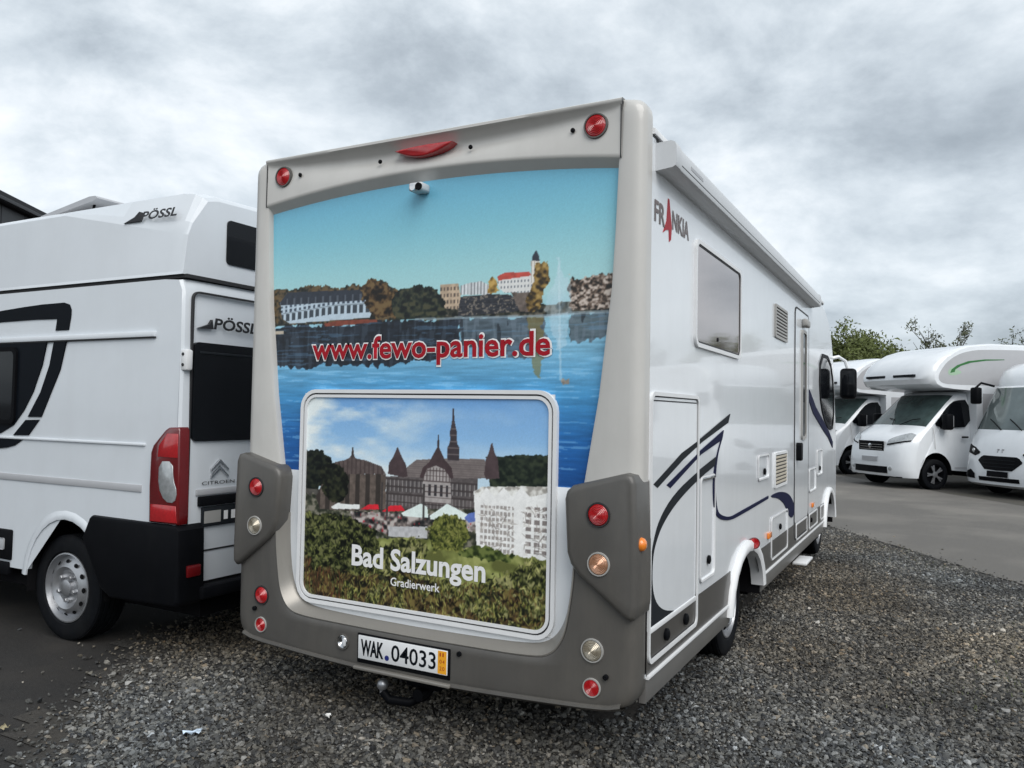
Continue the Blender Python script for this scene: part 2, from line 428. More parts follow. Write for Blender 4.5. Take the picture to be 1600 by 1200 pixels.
HA = {
  'horiz': [(-1.867, 1.143), (-0.444, 1.32)],
  'treeL': [(-1.875, 1.365), (-1.783, 1.37), (-1.715, 1.336), (-1.698, 1.291), (-1.734, 1.243), (-1.805, 1.118), (-1.864, 1.05)],
  'forest': [(-0.765, 1.376), (-0.625, 1.387), (-0.435, 1.404), (-0.432, 1.242), (-0.738, 1.223)],
  'pavroof': [(-1.742, 1.266), (-1.677, 1.309), (-1.611, 1.323), (-1.583, 1.336), (-1.565, 1.359), (-1.544, 1.334), (-1.476, 1.326), (-1.377, 1.3), (-1.349, 1.263), (-1.473, 1.257), (-1.741, 1.24)],
  'pavspire': [(-1.569, 1.39), (-1.56, 1.39), (-1.553, 1.337), (-1.573, 1.336)],
  'pavbody': [(-1.734, 1.243), (-1.349, 1.263), (-1.344, 1.087), (-1.51, 1.064), (-1.773, 1.056), (-1.805, 1.118)],
  'wall': [(-1.348, 1.252), (-0.811, 1.275), (-0.807, 1.126), (-1.344, 1.087)],
  'roof': [(-1.24, 1.252), (-1.222, 1.302), (-1.164, 1.343), (-0.984, 1.358), (-0.777, 1.363), (-0.716, 1.275)],
  'turL': [(-1.335, 1.264), (-1.33, 1.319), (-1.304, 1.353), (-1.282, 1.4), (-1.277, 1.4), (-1.25, 1.35), (-1.226, 1.318), (-1.214, 1.259), (-1.24, 1.252)],
  'gable': [(-1.142, 1.258), (-1.124, 1.307), (-1.086, 1.336), (-1.061, 1.379), (-1.036, 1.418), (-1.021, 1.392), (-0.997, 1.35), (-0.958, 1.315), (-0.945, 1.263), (-0.963, 1.262), (-0.996, 1.303), (-1.047, 1.321), (-1.098, 1.303), (-1.122, 1.253)],
  'gabspire': [(-1.04, 1.469), (-1.034, 1.469), (-1.029, 1.413), (-1.043, 1.412)],
  'gabwall': [(-1.122, 1.253), (-1.095, 1.3), (-1.047, 1.319), (-0.996, 1.303), (-0.963, 1.262), (-0.954, 1.136), (-1.113, 1.136)],
  'twr': [(-0.982, 1.345), (-0.983, 1.411), (-0.974, 1.425), (-0.968, 1.452), (-0.972, 1.483), (-0.963, 1.521), (-0.957, 1.558), (-0.949, 1.558), (-0.941, 1.521), (-0.93, 1.484), (-0.932, 1.453), (-0.926, 1.427), (-0.916, 1.413), (-0.915, 1.348)],
  'twrspire': [(-0.958, 1.6), (-0.951, 1.6), (-0.947, 1.553), (-0.959, 1.552)],
  'turR': [(-0.775, 1.293), (-0.767, 1.365), (-0.753, 1.392), (-0.74, 1.438), (-0.733, 1.439), (-0.72, 1.393), (-0.703, 1.368), (-0.692, 1.277), (-0.763, 1.268)],
  'umbr1': [(-1.503, 1.074), (-1.455, 1.102), (-1.392, 1.108), (-1.385, 1.082)],
  'umbr2': [(-1.371, 1.072), (-1.317, 1.106), (-1.25, 1.113), (-1.225, 1.087)],
  'whl1': [(-1.699, 1.073), (-1.655, 1.097), (-1.597, 1.094), (-1.511, 1.098), (-1.51, 1.075), (-1.684, 1.063)],
  'tent1': [(-1.249, 1.075), (-1.158, 1.117), (-1.132, 1.13), (-1.093, 1.116), (-1.085, 1.063), (-1.235, 1.06)],
  'tent2': [(-1.079, 1.074), (-1.004, 1.122), (-0.979, 1.14), (-0.929, 1.122), (-0.855, 1.094), (-0.867, 1.072), (-1.072, 1.056)],
  'tentb': [(-0.881, 1.079), (-0.855, 1.102), (-0.813, 1.113), (-0.812, 1.069), (-0.854, 1.058)],
  'crowd': [(-1.567, 1.06), (-0.807, 1.095), (-0.805, 1.023), (-1.326, 0.957), (-1.566, 1.015)],
  'stage': [(-1.325, 1.001), (-1.09, 1.02), (-1.089, 0.962), (-1.324, 0.952)],
  'lattice': [(-0.831, 1.207), (-0.786, 1.23), (-0.622, 1.242), (-0.588, 1.247), (-0.438, 1.251), (-0.432, 0.928), (-0.604, 0.905), (-0.809, 0.951)],
  'latTop': [(-0.831, 1.202), (-0.797, 1.183), (-0.762, 1.232), (-0.714, 1.189), (-0.668, 1.237), (-0.621, 1.195), (-0.577, 1.243), (-0.531, 1.201), (-0.487, 1.243), (-0.437, 1.204), (-0.438, 1.261), (-0.786, 1.233)],
  'latgap': [(-0.796, 1.147), (-0.615, 1.15), (-0.61, 0.92), (-0.792, 0.958)],
  'latgap2': [(-0.564, 1.154), (-0.436, 1.163), (-0.432, 0.947), (-0.559, 0.93)],
  'bushC': [(-1.09, 0.999), (-1.053, 1.055), (-0.99, 1.086), (-0.928, 1.091), (-0.878, 1.059), (-0.853, 0.999), (-0.887, 0.923), (-1.049, 0.907)],
  'bushL': [(-1.863, 1.038), (-1.757, 1.034), (-1.609, 1.034), (-1.508, 1.008), (-1.41, 0.983), (-1.38, 0.908), (-1.386, 0.644), (-1.848, 0.599)],
  'lawn': [(-1.408, 0.939), (-1.076, 0.958), (-0.803, 0.931), (-0.426, 0.919), (-0.421, 0.617), (-1.496, 0.62), (-1.393, 0.885)],
  'bushR': [(-0.924, 0.909), (-0.816, 0.956), (-0.732, 0.948), (-0.604, 0.92), (-0.638, 0.897), (-0.778, 0.887)],
  'shrub': [(-1.539, 0.614), (-1.501, 0.752), (-1.339, 0.912), (-1.154, 0.962), (-1.075, 0.905), (-1.15, 0.833), (-1.046, 0.791), (-0.823, 0.755), (-0.671, 0.833), (-0.525, 0.918), (-0.425, 0.86), (-0.421, 0.617)],
}
VA = {
  'top': [(-4.866, 2.252), (-4.594, 2.267), (-4.368, 2.275), (-4.167, 2.276), (-4.101, 2.266), (-4.053, 2.237), (-4.048, 2.196), (-4.07, 2.086), (-4.214, 2.09), (-4.197, 2.166), (-4.448, 2.174), (-4.86, 2.173)],
  'low': [(-4.217, 2.014), (-4.085, 2.01), (-4.139, 1.819), (-4.229, 1.666), (-4.328, 1.496), (-4.483, 1.494), (-4.347, 1.666), (-4.257, 1.851)],
  'low2': [(-4.504, 1.472), (-4.349, 1.476), (-4.466, 1.366), (-4.645, 1.361)],
  'foot': [(-4.803, 1.333), (-4.533, 1.333), (-4.619, 1.292), (-4.707, 1.273), (-4.798, 1.264)],
  'inner': [(-4.85, 2.025), (-4.301, 2.011), (-4.342, 1.852), (-4.433, 1.666), (-4.529, 1.54), (-4.646, 1.433), (-4.805, 1.37)],
}
LA = {
  'lens': [(-3.169, 1.309), (-3.101, 1.394), (-3.013, 1.462), (-2.875, 1.461), (-2.871, 1.173), (-2.901, 0.889), (-3.182, 0.867), (-3.168, 1.088)],
  'clear': [(-3.084, 1.25), (-2.954, 1.256), (-2.939, 1.142), (-2.886, 1.064), (-2.922, 1.002), (-3.022, 1.008), (-3.086, 1.093)],
  'bump': [(-3.834, 0.756), (-3.732, 0.866), (-3.188, 0.866), (-2.975, 0.867), (-2.974, 0.426), (-3.514, 0.373), (-3.676, 0.482)],
}
# ------------------------------------------------------------------ printed pictures: drawn in code, carried as a colour per grid point
class Canvas:
    def __init__(s, x0, x1, z0, z1, w, h, seed):
        s.x0, s.x1, s.z0, s.z1, s.w, s.h = x0, x1, z0, z1, w, h
        s.c = np.zeros((h, w, 3))
        s.X, s.Z = np.meshgrid(np.linspace(x0, x1, w), np.linspace(z0, z1, h))
        s.rng = np.random.default_rng(seed)
    def noise(s, sx, sz, oct=3):
        """value noise 0..1 with cells sx by sz metres"""
        tot = np.zeros((s.h, s.w)); amp = 1.0; sm = 0.0
        for o in range(oct):
            nx = max(2, int((s.x1 - s.x0) / sx * 2 ** o) + 2); nz = max(2, int((s.z1 - s.z0) / sz * 2 ** o) + 2)
            g = s.rng.random((nz, nx))
            u = np.linspace(0, nx - 1.001, s.w); v = np.linspace(0, nz - 1.001, s.h)
            iu = u.astype(int); iv = v.astype(int); fu = u - iu; fv = v - iv
            fu = fu * fu * (3 - 2 * fu); fv = (fv * fv * (3 - 2 * fv))[:, None]
            a = g[iv][:, iu] * (1 - fu) + g[iv][:, iu + 1] * fu
            b = g[iv + 1][:, iu] * (1 - fu) + g[iv + 1][:, iu + 1] * fu
            tot += (a * (1 - fv) + b * fv) * amp; sm += amp; amp *= 0.55
        return tot / sm
    def mask(s, pts, rough=0.0, cell=0.02):
        X, Z = s.X, s.Z
        if rough:
            X = X + (s.noise(cell, cell, 2) - .5) * rough; Z = Z + (s.noise(cell, cell, 2) - .5) * rough
        m = np.zeros((s.h, s.w), bool)
        n = len(pts)
        for i in range(n):
            (xa, za), (xb, zb) = pts[i], pts[(i + 1) % n]
            if za == zb: continue
            cnd = ((Z < za) != (Z < zb))
            xi = xa + (Z - za) * (xb - xa) / (zb - za)
            m ^= cnd & (X < xi)
        return m
    def put(s, m, col, alpha=1.0):
        col = np.asarray(col, float)
        a = (m * alpha)[..., None] if np.isscalar(alpha) else (m * alpha)[..., None]
        s.c = s.c * (1 - a) + col * a
    def fill(s, pts, col, var=0.0, rough=0.0, alpha=1.0, cell=0.02):
        m = s.mask(pts, rough)
        c = np.broadcast_to(np.asarray(col, float), s.c.shape)
        if var:
            c = c * (1 + (s.noise(cell, cell, 3)[..., None] - .5) * 2 * var)
        s.put(m, c, alpha)
        return m
    def foliage(s, m, cols, cell=0.011):
        n = s.noise(cell, cell, 2) * .55 + s.noise(cell * 2.4, cell * 2.4, 2) * .45; n2 = s.noise(cell * 3, cell * 3, 2)
        k2 = max(2, int(cell * 1.2 / ((s.z1 - s.z0) / s.h)))
        lit = n2 - np.roll(n2, -k2, 0)                 # clumps catch light on top
        t = np.clip((n * .58 + n2 * .42 - .32) / .36 + lit * 2.2, 0, 1)
        cols = np.asarray(cols, float)
        k = t * (len(cols) - 1); i = np.clip(k.astype(int), 0, len(cols) - 2); f = (k - i)[..., None]
        s.put(m, cols[i] * (1 - f) + cols[i + 1] * f)
    def strokes(s, pts, n, ln, wd, cols, lean=.5):
        """short leaf and twig strokes scattered in an outline"""
        m = s.mask(pts)
        yy, xx = np.nonzero(m)
        if len(yy) == 0: return
        cols = np.asarray(cols, float)
        px = (s.x1 - s.x0) / s.w
        for k in range(n):
            q = s.rng.integers(len(yy)); x, z = s.X[yy[q], xx[q]], s.Z[yy[q], xx[q]]
            a = PI / 2 + s.rng.normal(0, lean); L = ln * s.rng.uniform(.5, 1.3); W = wd * s.rng.uniform(.6, 1.3)
            h = int(L / px) + 2
            i0, i1, j0, j1 = max(yy[q] - h, 0), min(yy[q] + h, s.h), max(xx[q] - h, 0), min(xx[q] + h, s.w)
            dx, dz = s.X[i0:i1, j0:j1] - x, s.Z[i0:i1, j0:j1] - z
            u = dx * math.cos(a) + dz * math.sin(a); v = -dx * math.sin(a) + dz * math.cos(a)
            al = np.clip(1.2 - ((u / (L / 2)) ** 2 + (v / (W / 2)) ** 2), 0, 1)[..., None] * .85
            c = cols[s.rng.integers(len(cols))] * s.rng.uniform(.85, 1.15)
            s.c[i0:i1, j0:j1] = s.c[i0:i1, j0:j1] * (1 - al) + c * al
    def bars(s, m, x0, x1, nx, col, duty=0.5, alpha=1.0):
        ph = ((s.X - x0) / (x1 - x0) * nx) % 1.0
        s.put(m & (ph < duty), col, alpha)
    def rows(s, m, z0, z1, nz, col, duty=0.4, alpha=1.0):
        ph = ((s.Z - z0) / (z1 - z0) * nz) % 1.0
        s.put(m & (ph < duty), col, alpha)
    def grad(s, stops):
        zs = [a for a, _ in stops]
        return np.stack([np.interp(s.Z, zs, [c[k] for _, c in stops]) for k in range(3)], -1)
    def develop(s):
        """lens softness and print grain"""
        k = np.pad(s.c, ((1, 1), (1, 1), (0, 0)), 'edge')
        bl = (k[:-2, 1:-1] + k[2:, 1:-1] + k[1:-1, :-2] + k[1:-1, 2:]) / 4
        s.c = s.c * .6 + bl * .4
        s.c = s.c * (1 + (s.noise(.004, .004, 1)[..., None] - .5) * .05)
    def build(s, name, y, parent, material, keep=None):
        s.develop()
        """grid mesh facing -Y with the print as a point colour"""
        col = np.clip(s.c / 255.0, 0, 1)
        l = np.where(col <= .04045, col / 12.92, ((col + .055) / 1.055) ** 2.4)
        h, w = s.h, s.w
        off = Vector(OFF.get(root_of(parent).name, (0, 0, 0)))
        co = np.stack([s.X - off.x, np.full_like(s.X, y - off.y), s.Z - off.z], -1).reshape(-1, 3)
        idx = np.arange(h * w).reshape(h, w)
        f = np.stack([idx[:-1, :-1], idx[:-1, 1:], idx[1:, 1:], idx[1:, :-1]], -1).reshape(-1, 4)
        if keep is not None:
            kk = keep(s.X, s.Z); kf = (kk[:-1, :-1] & kk[:-1, 1:] & kk[1:, 1:] & kk[1:, :-1]).ravel()
            f = f[kf]
        me = bpy.data.meshes.new(name)
        me.vertices.add(len(co)); me.vertices.foreach_set('co', co.ravel())
        me.loops.add(f.size); me.loops.foreach_set('vertex_index', f.ravel())
        me.polygons.add(len(f)); me.polygons.foreach_set('loop_start', np.arange(len(f)) * 4)
        me.update()
        at = me.color_attributes.new('print', 'FLOAT_COLOR', 'POINT')
        at.data.foreach_set('color', np.concatenate([l.reshape(-1, 3), np.ones((h * w, 1))], 1).ravel().astype(np.float32))
        me.materials.append(material)
        me.shade_smooth()
        o = bpy.data.objects.new(name, me); COL.objects.link(o); o.parent = parent
        return o

def print_material(name, gain):
    m = bpy.data.materials.new(name); m.use_nodes = True
    t = m.node_tree; p = t.nodes['Principled BSDF']
    a = t.nodes.new('ShaderNodeAttribute'); a.attribute_name = 'print'
    g = t.nodes.new('ShaderNodeMix'); g.data_type = 'RGBA'; g.blend_type = 'MULTIPLY'; g.inputs['Factor'].default_value = 1
    g.inputs['B'].default_value = (gain, gain, gain, 1)
    t.links.new(a.outputs['Color'], g.inputs['A']); t.links.new(g.outputs['Result'], p.inputs['Base Color'])
    p.inputs['Roughness'].default_value = 0.28
    p.inputs['Specular IOR Level'].default_value = 0.35
    return m
PRINT = print_material('printed_vinyl', 1.28)

def xr(p): return (min(a for a, _ in p), max(a for a, _ in p))
def zr(p): return (min(b for _, b in p), max(b for _, b in p))

def paint_lake():
    c = Canvas(-2.26, -0.04, 1.245, 2.775, 620, 430, 5)
    c.c = c.grad([(1.2, (22, 66, 128)), (1.45, (34, 94, 156)), (1.66, (66, 136, 184)), (1.86, (112, 168, 198)), (2.0, (132, 178, 196)), (2.15, (160, 200, 202)), (2.3, (146, 194, 200)), (2.5, (120, 180, 196)), (2.65, (106, 170, 194)), (2.8, (98, 162, 190))])
    water = c.Z < np.interp(c.X, [p[0] for p in MA['shore']], [p[1] for p in MA['shore']])
    rip = c.noise(0.16, 0.010, 4)
    c.c = np.where(water[..., None], c.c * (0.80 + 0.40 * rip[..., None]), c.c)
    sparkle = water & (rip > .66)
    c.put(sparkle, (150, 190, 215), 0.35)
    wv = (c.noise(0.05, 0.012, 2) - .5)
    # reflections
    for k, col, a in (('refl1', (26, 31, 40), .95), ('refl2', (62, 68, 76), .80), ('reflr', (64, 68, 72), .72)):
        m = c.mask(MA[k], 0.05, 0.03)
        c.put(m, np.asarray(col) * (1 + wv[..., None] * .9), a)
        st = c.noise(0.02, 0.12, 2)
        c.put(m & (st > .64), (104, 118, 130) if k != 'refl1' else (60, 72, 84), 0.5)
        c.put(m & (st < .36), (22, 26, 32), 0.6)
        c.put(m & (rip > .64), (92, 132, 164), 0.35)
    c.put(c.mask(MA['yelrefl'], .03), (120, 104, 52), .6)
    # far shore: a dark bank closes the gap between water and buildings
    sh = np.interp(c.X, [p[0] for p in MA['shore']], [p[1] for p in MA['shore']])
    c.foliage((c.Z >= sh - .006) & (c.Z < sh + .05 + (c.noise(.03, .03, 2) - .5) * .03), [(16, 20, 20), (34, 38, 34), (62, 60, 50), (96, 92, 82)])
    c.foliage(c.mask(MA['farleft'], .03), [(22, 26, 24), (44, 44, 36), (78, 66, 48), (96, 80, 56)])
    c.foliage(c.mask(MA['hill'], .03), [(34, 32, 30), (62, 52, 46), (104, 88, 76), (150, 136, 126), (188, 176, 166)], .007)
    c.fill(MA['farwhite'], (196, 200, 202), .12)
    c.bars(c.mask(MA['farwhite']), *xr(MA['farwhite']), 9, (96, 100, 106), .35, .7)
    c.fill(MA['castlewall'], (206, 206, 204), .05)
    m = c.mask(MA['castlewall']); zz = zr(MA['castlewall'])
    c.bars(m & (((c.Z - zz[0]) / (zz[1] - zz[0]) * 3 % 1) < .4), *xr(MA['castlewall']), 11, (80, 88, 98), .45, .8)
    c.fill(MA['castleroof'], (176, 72, 62), .15)
    c.fill(MA['roofs'], (42, 44, 50), .25, cell=.012)
    rm = c.mask(MA['roofs']); rn = c.noise(.012, .008, 2)
    c.put(rm & (rn > .66), (140, 130, 116), .7); c.rows(rm, *zr(MA['roofs']), 4, (70, 72, 78), .25, .6)
    c.fill(MA['midroofs2'], (96, 86, 80), .3)
    c.fill(MA['tan'], (176, 156, 134), .2)
    m = c.mask(MA['tan']); zz = zr(MA['tan'])
    c.bars(m & (((c.Z - zz[0]) / (zz[1] - zz[0]) * 4 % 1) < .5), *xr(MA['tan']), 6, (70, 62, 58), .45, .8)
    c.foliage(c.mask(MA['orangetree'], .02), [(96, 78, 40), (150, 118, 56), (182, 150, 84)])
    c.fill(MA['towerw'], (214, 210, 202), .05)
    c.bars(c.mask(MA['towerw']), *xr(MA['towerw']), 3, (120, 116, 112), .3, .6)
    c.fill(MA['towerd'], (48, 54, 64), .1)
    c.foliage(c.mask(MA['yellowtree'], .025), [(44, 36, 24), (92, 74, 42), (138, 112, 60), (164, 138, 84)])
    # lakeside hotel
    c.fill(MA['hwall'], (176, 192, 204), .06)
    m = c.mask(MA['hwall']); zz = zr(MA['hwall'])
    hz = np.interp(c.X, [-2.14, -1.72], [0.0, 0.035]); ph = (c.Z - hz - zz[0]) / (zz[1] - zz[0])
    c.bars(m & (ph > .52) & (ph < .66), *xr(MA['hwall']), 19, (52, 62, 76), .5, .9)
    c.bars(m & (ph > .74) & (ph < .86), *xr(MA['hwall']), 19, (62, 74, 88), .5, .85)
    c.bars(m & (ph > .06) & (ph < .42), *xr(MA['hwall']), 15, (44, 52, 60), .6, .9)
    c.put(m & (ph > .44) & (ph < .5), (120, 132, 142), .8)
    c.fill(MA['hroof'], (44, 50, 60), .12)
    m = c.mask(MA['hroof']); c.bars(m & (c.noise(.01, .3, 1) > .0) & (c.Z < np.mean(zr(MA['hroof'])) + .0), *xr(MA['hroof']), 12, (96, 104, 114), .25, .6)
    c.foliage(c.mask(MA['browntree'], .035), [(22, 18, 14), (52, 40, 26), (84, 64, 40), (106, 86, 56)])
    c.foliage(c.mask(MA['darktree'], .035), [(14, 20, 20), (24, 32, 28), (42, 48, 38), (66, 66, 48)])
    c.fill(MA['pier'], (116, 60, 46), .2)
    bank = water & (c.Z > np.interp(c.X, [p[0] for p in MA['shore']], [p[1] for p in MA['shore']]) - .012) & (c.X > -1.2)
    c.put(bank, (150, 166, 176), .6)
    # fountain
    fn = c.noise(.03, .06, 3)
    c.put(c.mask(MA['fountain'], .03), (186, 208, 220), np.clip(fn * .8, 0, .45))
    c.put(c.mask(MA['plume'], .008), (206, 222, 230), .35)
    c.fill(MA['swan'], (140, 134, 126), .3)
    boat = (np.abs(c.X + 2.11) < .03) & (np.abs(c.Z - 2.005) < .008)
    c.put(boat, (190, 178, 160), .9)
    return c

def paint_town():
    # shapes that touch the edge of the picture run on past it
    def ext(p):
        x, z = p
        return (x - .12 if x < -1.835 else (x + .12 if x > -.49 else x), z - .12 if z < .70 else z)
    HA = {k: [ext(p) for p in v] for k, v in globals()['HA'].items()}
    c = Canvas(-1.885, -0.425, 0.60, 1.66, 470, 345, 9)
    c.c = c.grad([(.6, (90, 96, 50)), (1.1, (190, 206, 212)), (1.3, (176, 202, 220)), (1.45, (132, 174, 212)), (1.66, (104, 152, 202))])
    n = c.noise(.30, .10, 5)
    fall = np.clip((-0.75 - c.X) / .8, 0.15, 1)
    c.put(np.ones_like(n, bool), (214, 222, 222), np.clip((n - .36) * 3.2, 0, 1) * fall)
    c.foliage(c.mask(HA['forest'], .025), [(20, 28, 24), (34, 42, 34), (50, 58, 44)])
    c.foliage(c.mask(HA['treeL'], .03), [(10, 14, 14), (20, 26, 22), (36, 40, 30)])
    base = c.fill([(-2, 1.16), (-.9, 1.16), (-.3, 1.20), (-.3, .8), (-2, .8)], (74, 72, 68), .35)
    c.foliage(c.mask([(-2, 1.13), (-.3, 1.13), (-.3, .9), (-2, .9)], .05), [(40, 44, 36), (74, 76, 62), (120, 116, 104)])
    c.fill(HA['pavbody'], (92, 82, 76), .25)
    m = c.mask(HA['pavbody']); c.bars(m, *xr(HA['pavbody']), 7, (44, 40, 38), .45, .8)
    c.fill(HA['pavroof'], (84, 74, 72), .18); m = c.mask(HA['pavroof']); c.bars(m, *xr(HA['pavroof']), 14, (58, 48, 48), .4, .6)
    c.fill(HA['pavspire'], (60, 54, 54))
    c.foliage(c.mask(smooth_poly([(-1.79, 1.27), (-1.70, 1.31), (-1.60, 1.27), (-1.585, 1.17), (-1.62, 1.10), (-1.74, 1.10)], 1), .03), [(14, 16, 14), (28, 32, 24), (46, 48, 34)])
    c.fill(HA['wall'], (86, 80, 80), .2)
    m = c.mask(HA['wall']); z0, z1 = zr(HA['wall']); ph = (c.Z - z0) / (z1 - z0)
    c.bars(m & (ph > .50) & (ph < .82), *xr(HA['wall']), 22, (178, 174, 170), .3, .75)
    c.bars(m & (ph > .50) & (ph < .82), *xr(HA['wall']), 44, (52, 50, 54), .35, .6)
    c.bars(m & (ph > .12) & (ph < .40), *xr(HA['wall']), 26, (150, 146, 144), .25, .6)
    c.rows(m, z0, z1, 5, (58, 52, 52), .22, .8)
    c.fill(HA['roof'], (112, 104, 102), .12); m = c.mask(HA['roof']); c.rows(m, *zr(HA['roof']), 10, (92, 84, 84), .4, .6)
    c.fill(HA['turL'], (70, 58, 60), .15); c.fill(HA['turR'], (72, 60, 62), .15)
    c.fill(HA['gabwall'], (156, 150, 148), .12)
    m = c.mask(HA['gabwall']); z0, z1 = zr(HA['gabwall']); ph = (c.Z - z0) / (z1 - z0)
    c.bars(m & (ph > .2) & (ph < .5), *xr(HA['gabwall']), 5, (40, 38, 42), .42, .9)
    c.bars(m & (ph > .6) & (ph < .95), *xr(HA['gabwall']), 9, (76, 66, 66), .4, .8)
    c.rows(m, z0, z1, 7, (70, 60, 60), .18, .8)
    c.fill(HA['gable'], (66, 54, 56), .12)
    c.fill(HA['twr'], (58, 52, 56), .12)
    m = c.mask(HA['twr']); c.rows(m, *zr(HA['twr']), 7, (112, 104, 104), .2, .7)
    for k in ('gabspire', 'twrspire'): c.fill(HA[k], (56, 50, 54))
    # fair stalls
    cm = c.mask(HA['crowd'], .02)
    c.foliage(cm, [(30, 32, 34), (66, 62, 62), (120, 110, 106), (176, 168, 164)], .014)
    c.put(cm & (c.noise(.012, .02, 2) > .74), (170, 40, 52), .7)
    c.fill(HA['stage'], (176, 176, 178), .12)
    c.fill(HA['whl1'], (220, 222, 220), .05)
    for k in ('umbr1', 'umbr2'): c.fill(HA[k], (198, 40, 52), .12)
    c.fill(HA['tent1'], (210, 222, 218), .05); c.fill(HA['tent2'], (214, 226, 222), .05); c.fill(HA['tentb'], (92, 112, 176), .1)
    for x in (-1.37, -1.335, -1.115): c.put((np.abs(c.X - x) < .006) & (c.Z > 1.05) & (c.Z < 1.22), (60, 56, 56), .9)
    # white timber lattice
    c.fill(HA['lattice'], (222, 222, 220), .05)
    for k, nx, nz in (('latgap', 9, 8), ('latgap2', 6, 7)):
        m = c.mask(HA[k]); x0, x1 = xr(HA[k]); z0, z1 = zr(HA[k])
        gx = ((c.X - x0) / (x1 - x0) * nx) % 1; gz = ((c.Z - z0) / (z1 - z0) * nz) % 1
        c.put(m & (gx > .32) & (gz > .42), (126, 118, 114) if k == 'latgap' else (92, 82, 80), .75)
        c.put(m & (c.noise(.03, .03, 2) > .66), (200, 196, 190), .5)
        c.strokes(HA[k], 60, .05, .005, [(232, 232, 230), (150, 142, 136), (120, 112, 108)], 1.2)
    m = c.mask(HA['latTop']); c.foliage(m, [(150, 146, 140), (200, 198, 192), (224, 224, 220)], .012)
    # planting
    c.foliage(c.mask(HA['lawn'], .02), [(88, 92, 50), (116, 122, 68), (146, 150, 92)], .03)
    c.foliage(c.mask(HA['bushR'], .03), [(34, 44, 22), (66, 78, 38), (98, 108, 58)])
    c.foliage(c.mask(HA['bushC'], .04), [(30, 38, 18), (66, 74, 34), (104, 108, 54), (132, 132, 74)])
    c.foliage(c.mask(HA['bushL'], .04), [(12, 15, 10), (38, 43, 25), (68, 72, 42), (98, 100, 64)])
    c.foliage(c.mask(HA['shrub'], .06), [(20, 23, 15), (58, 62, 36), (96, 98, 60), (134, 132, 90)])
    c.strokes(HA['bushL'], 900, .030, .008, [(10, 13, 8), (24, 30, 14), (66, 72, 36), (112, 116, 66)], .9)
    c.strokes(HA['bushC'], 350, .022, .008, [(40, 46, 22), (84, 90, 42), (120, 122, 62)], .9)
    c.strokes(HA['shrub'], 1300, .036, .008, [(18, 22, 12), (40, 46, 22), (110, 114, 60), (164, 162, 104)], .6)
    low = (c.Z < .75 + (c.noise(.1, .1, 2) - .5) * .16)
    c.foliage(low & (c.noise(.06, .06, 2) > .52), [(24, 20, 16), (66, 54, 36), (104, 92, 54)])
    c.put(low & (c.noise(.06, .05, 3) > .66), (20, 22, 18), .75)
    c.strokes([(-1.9, .58), (-.4, .58), (-.4, .80), (-1.9, .74)], 900, .034, .007, [(22, 22, 14), (70, 62, 34), (118, 116, 58), (96, 74, 46), (150, 148, 84)], .5)
    c.strokes([(-1.9, .6), (-1.6, .6), (-1.6, .72), (-1.9, .80)], 160, .06, .006, [(92, 58, 40), (50, 40, 26)], .2)
    return c
# ------------------------------------------------------------------ generic vehicle shell: a side profile lofted across the width
def loft_shell(prof, slices, half, xf=None):
    """prof: (x, z, wf, wr, wb, ys); slices: (yfrac, front setback, roof drop, back setback). returns rows[slice][point] for y>=0 and mirrored"""
    xf = xf or (lambda x, y, z: (x, y, z))
    rows = []
    ys = [(-s[0], s) for s in reversed(slices) if s[0] > 0] + [(s[0], s) for s in slices]
    for fr, (yf, fs, rd, bs) in ys:
        rows.append([xf(p[0] - fs * p[2] + bs * p[4], half * fr * p[5], p[1] - rd * p[3]) for p in prof])
    return rows

def shell_meshes(rows, glass_rng=None, glass_cols=None):
    """split the lofted skin into body and windscreen"""
    body, glass = MB(), MB()
    vb, vg = {}, {}
    def vert(m, d, i, j):
        if (i, j) not in d: d[(i, j)] = m.bm.verts.new(rows[i][j])
        return d[(i, j)]
    for i in range(len(rows) - 1):
        for j in range(len(rows[0]) - 1):
            g = glass_rng and glass_rng[0] <= j < glass_rng[1] and (glass_cols is None or glass_cols[0] <= i < glass_cols[1])
            m, d = (glass, vg) if g else (body, vb)
            m.bm.faces.new([vert(m, d, *q) for q in ((i, j), (i + 1, j), (i + 1, j + 1), (i, j + 1))])
    return body, glass

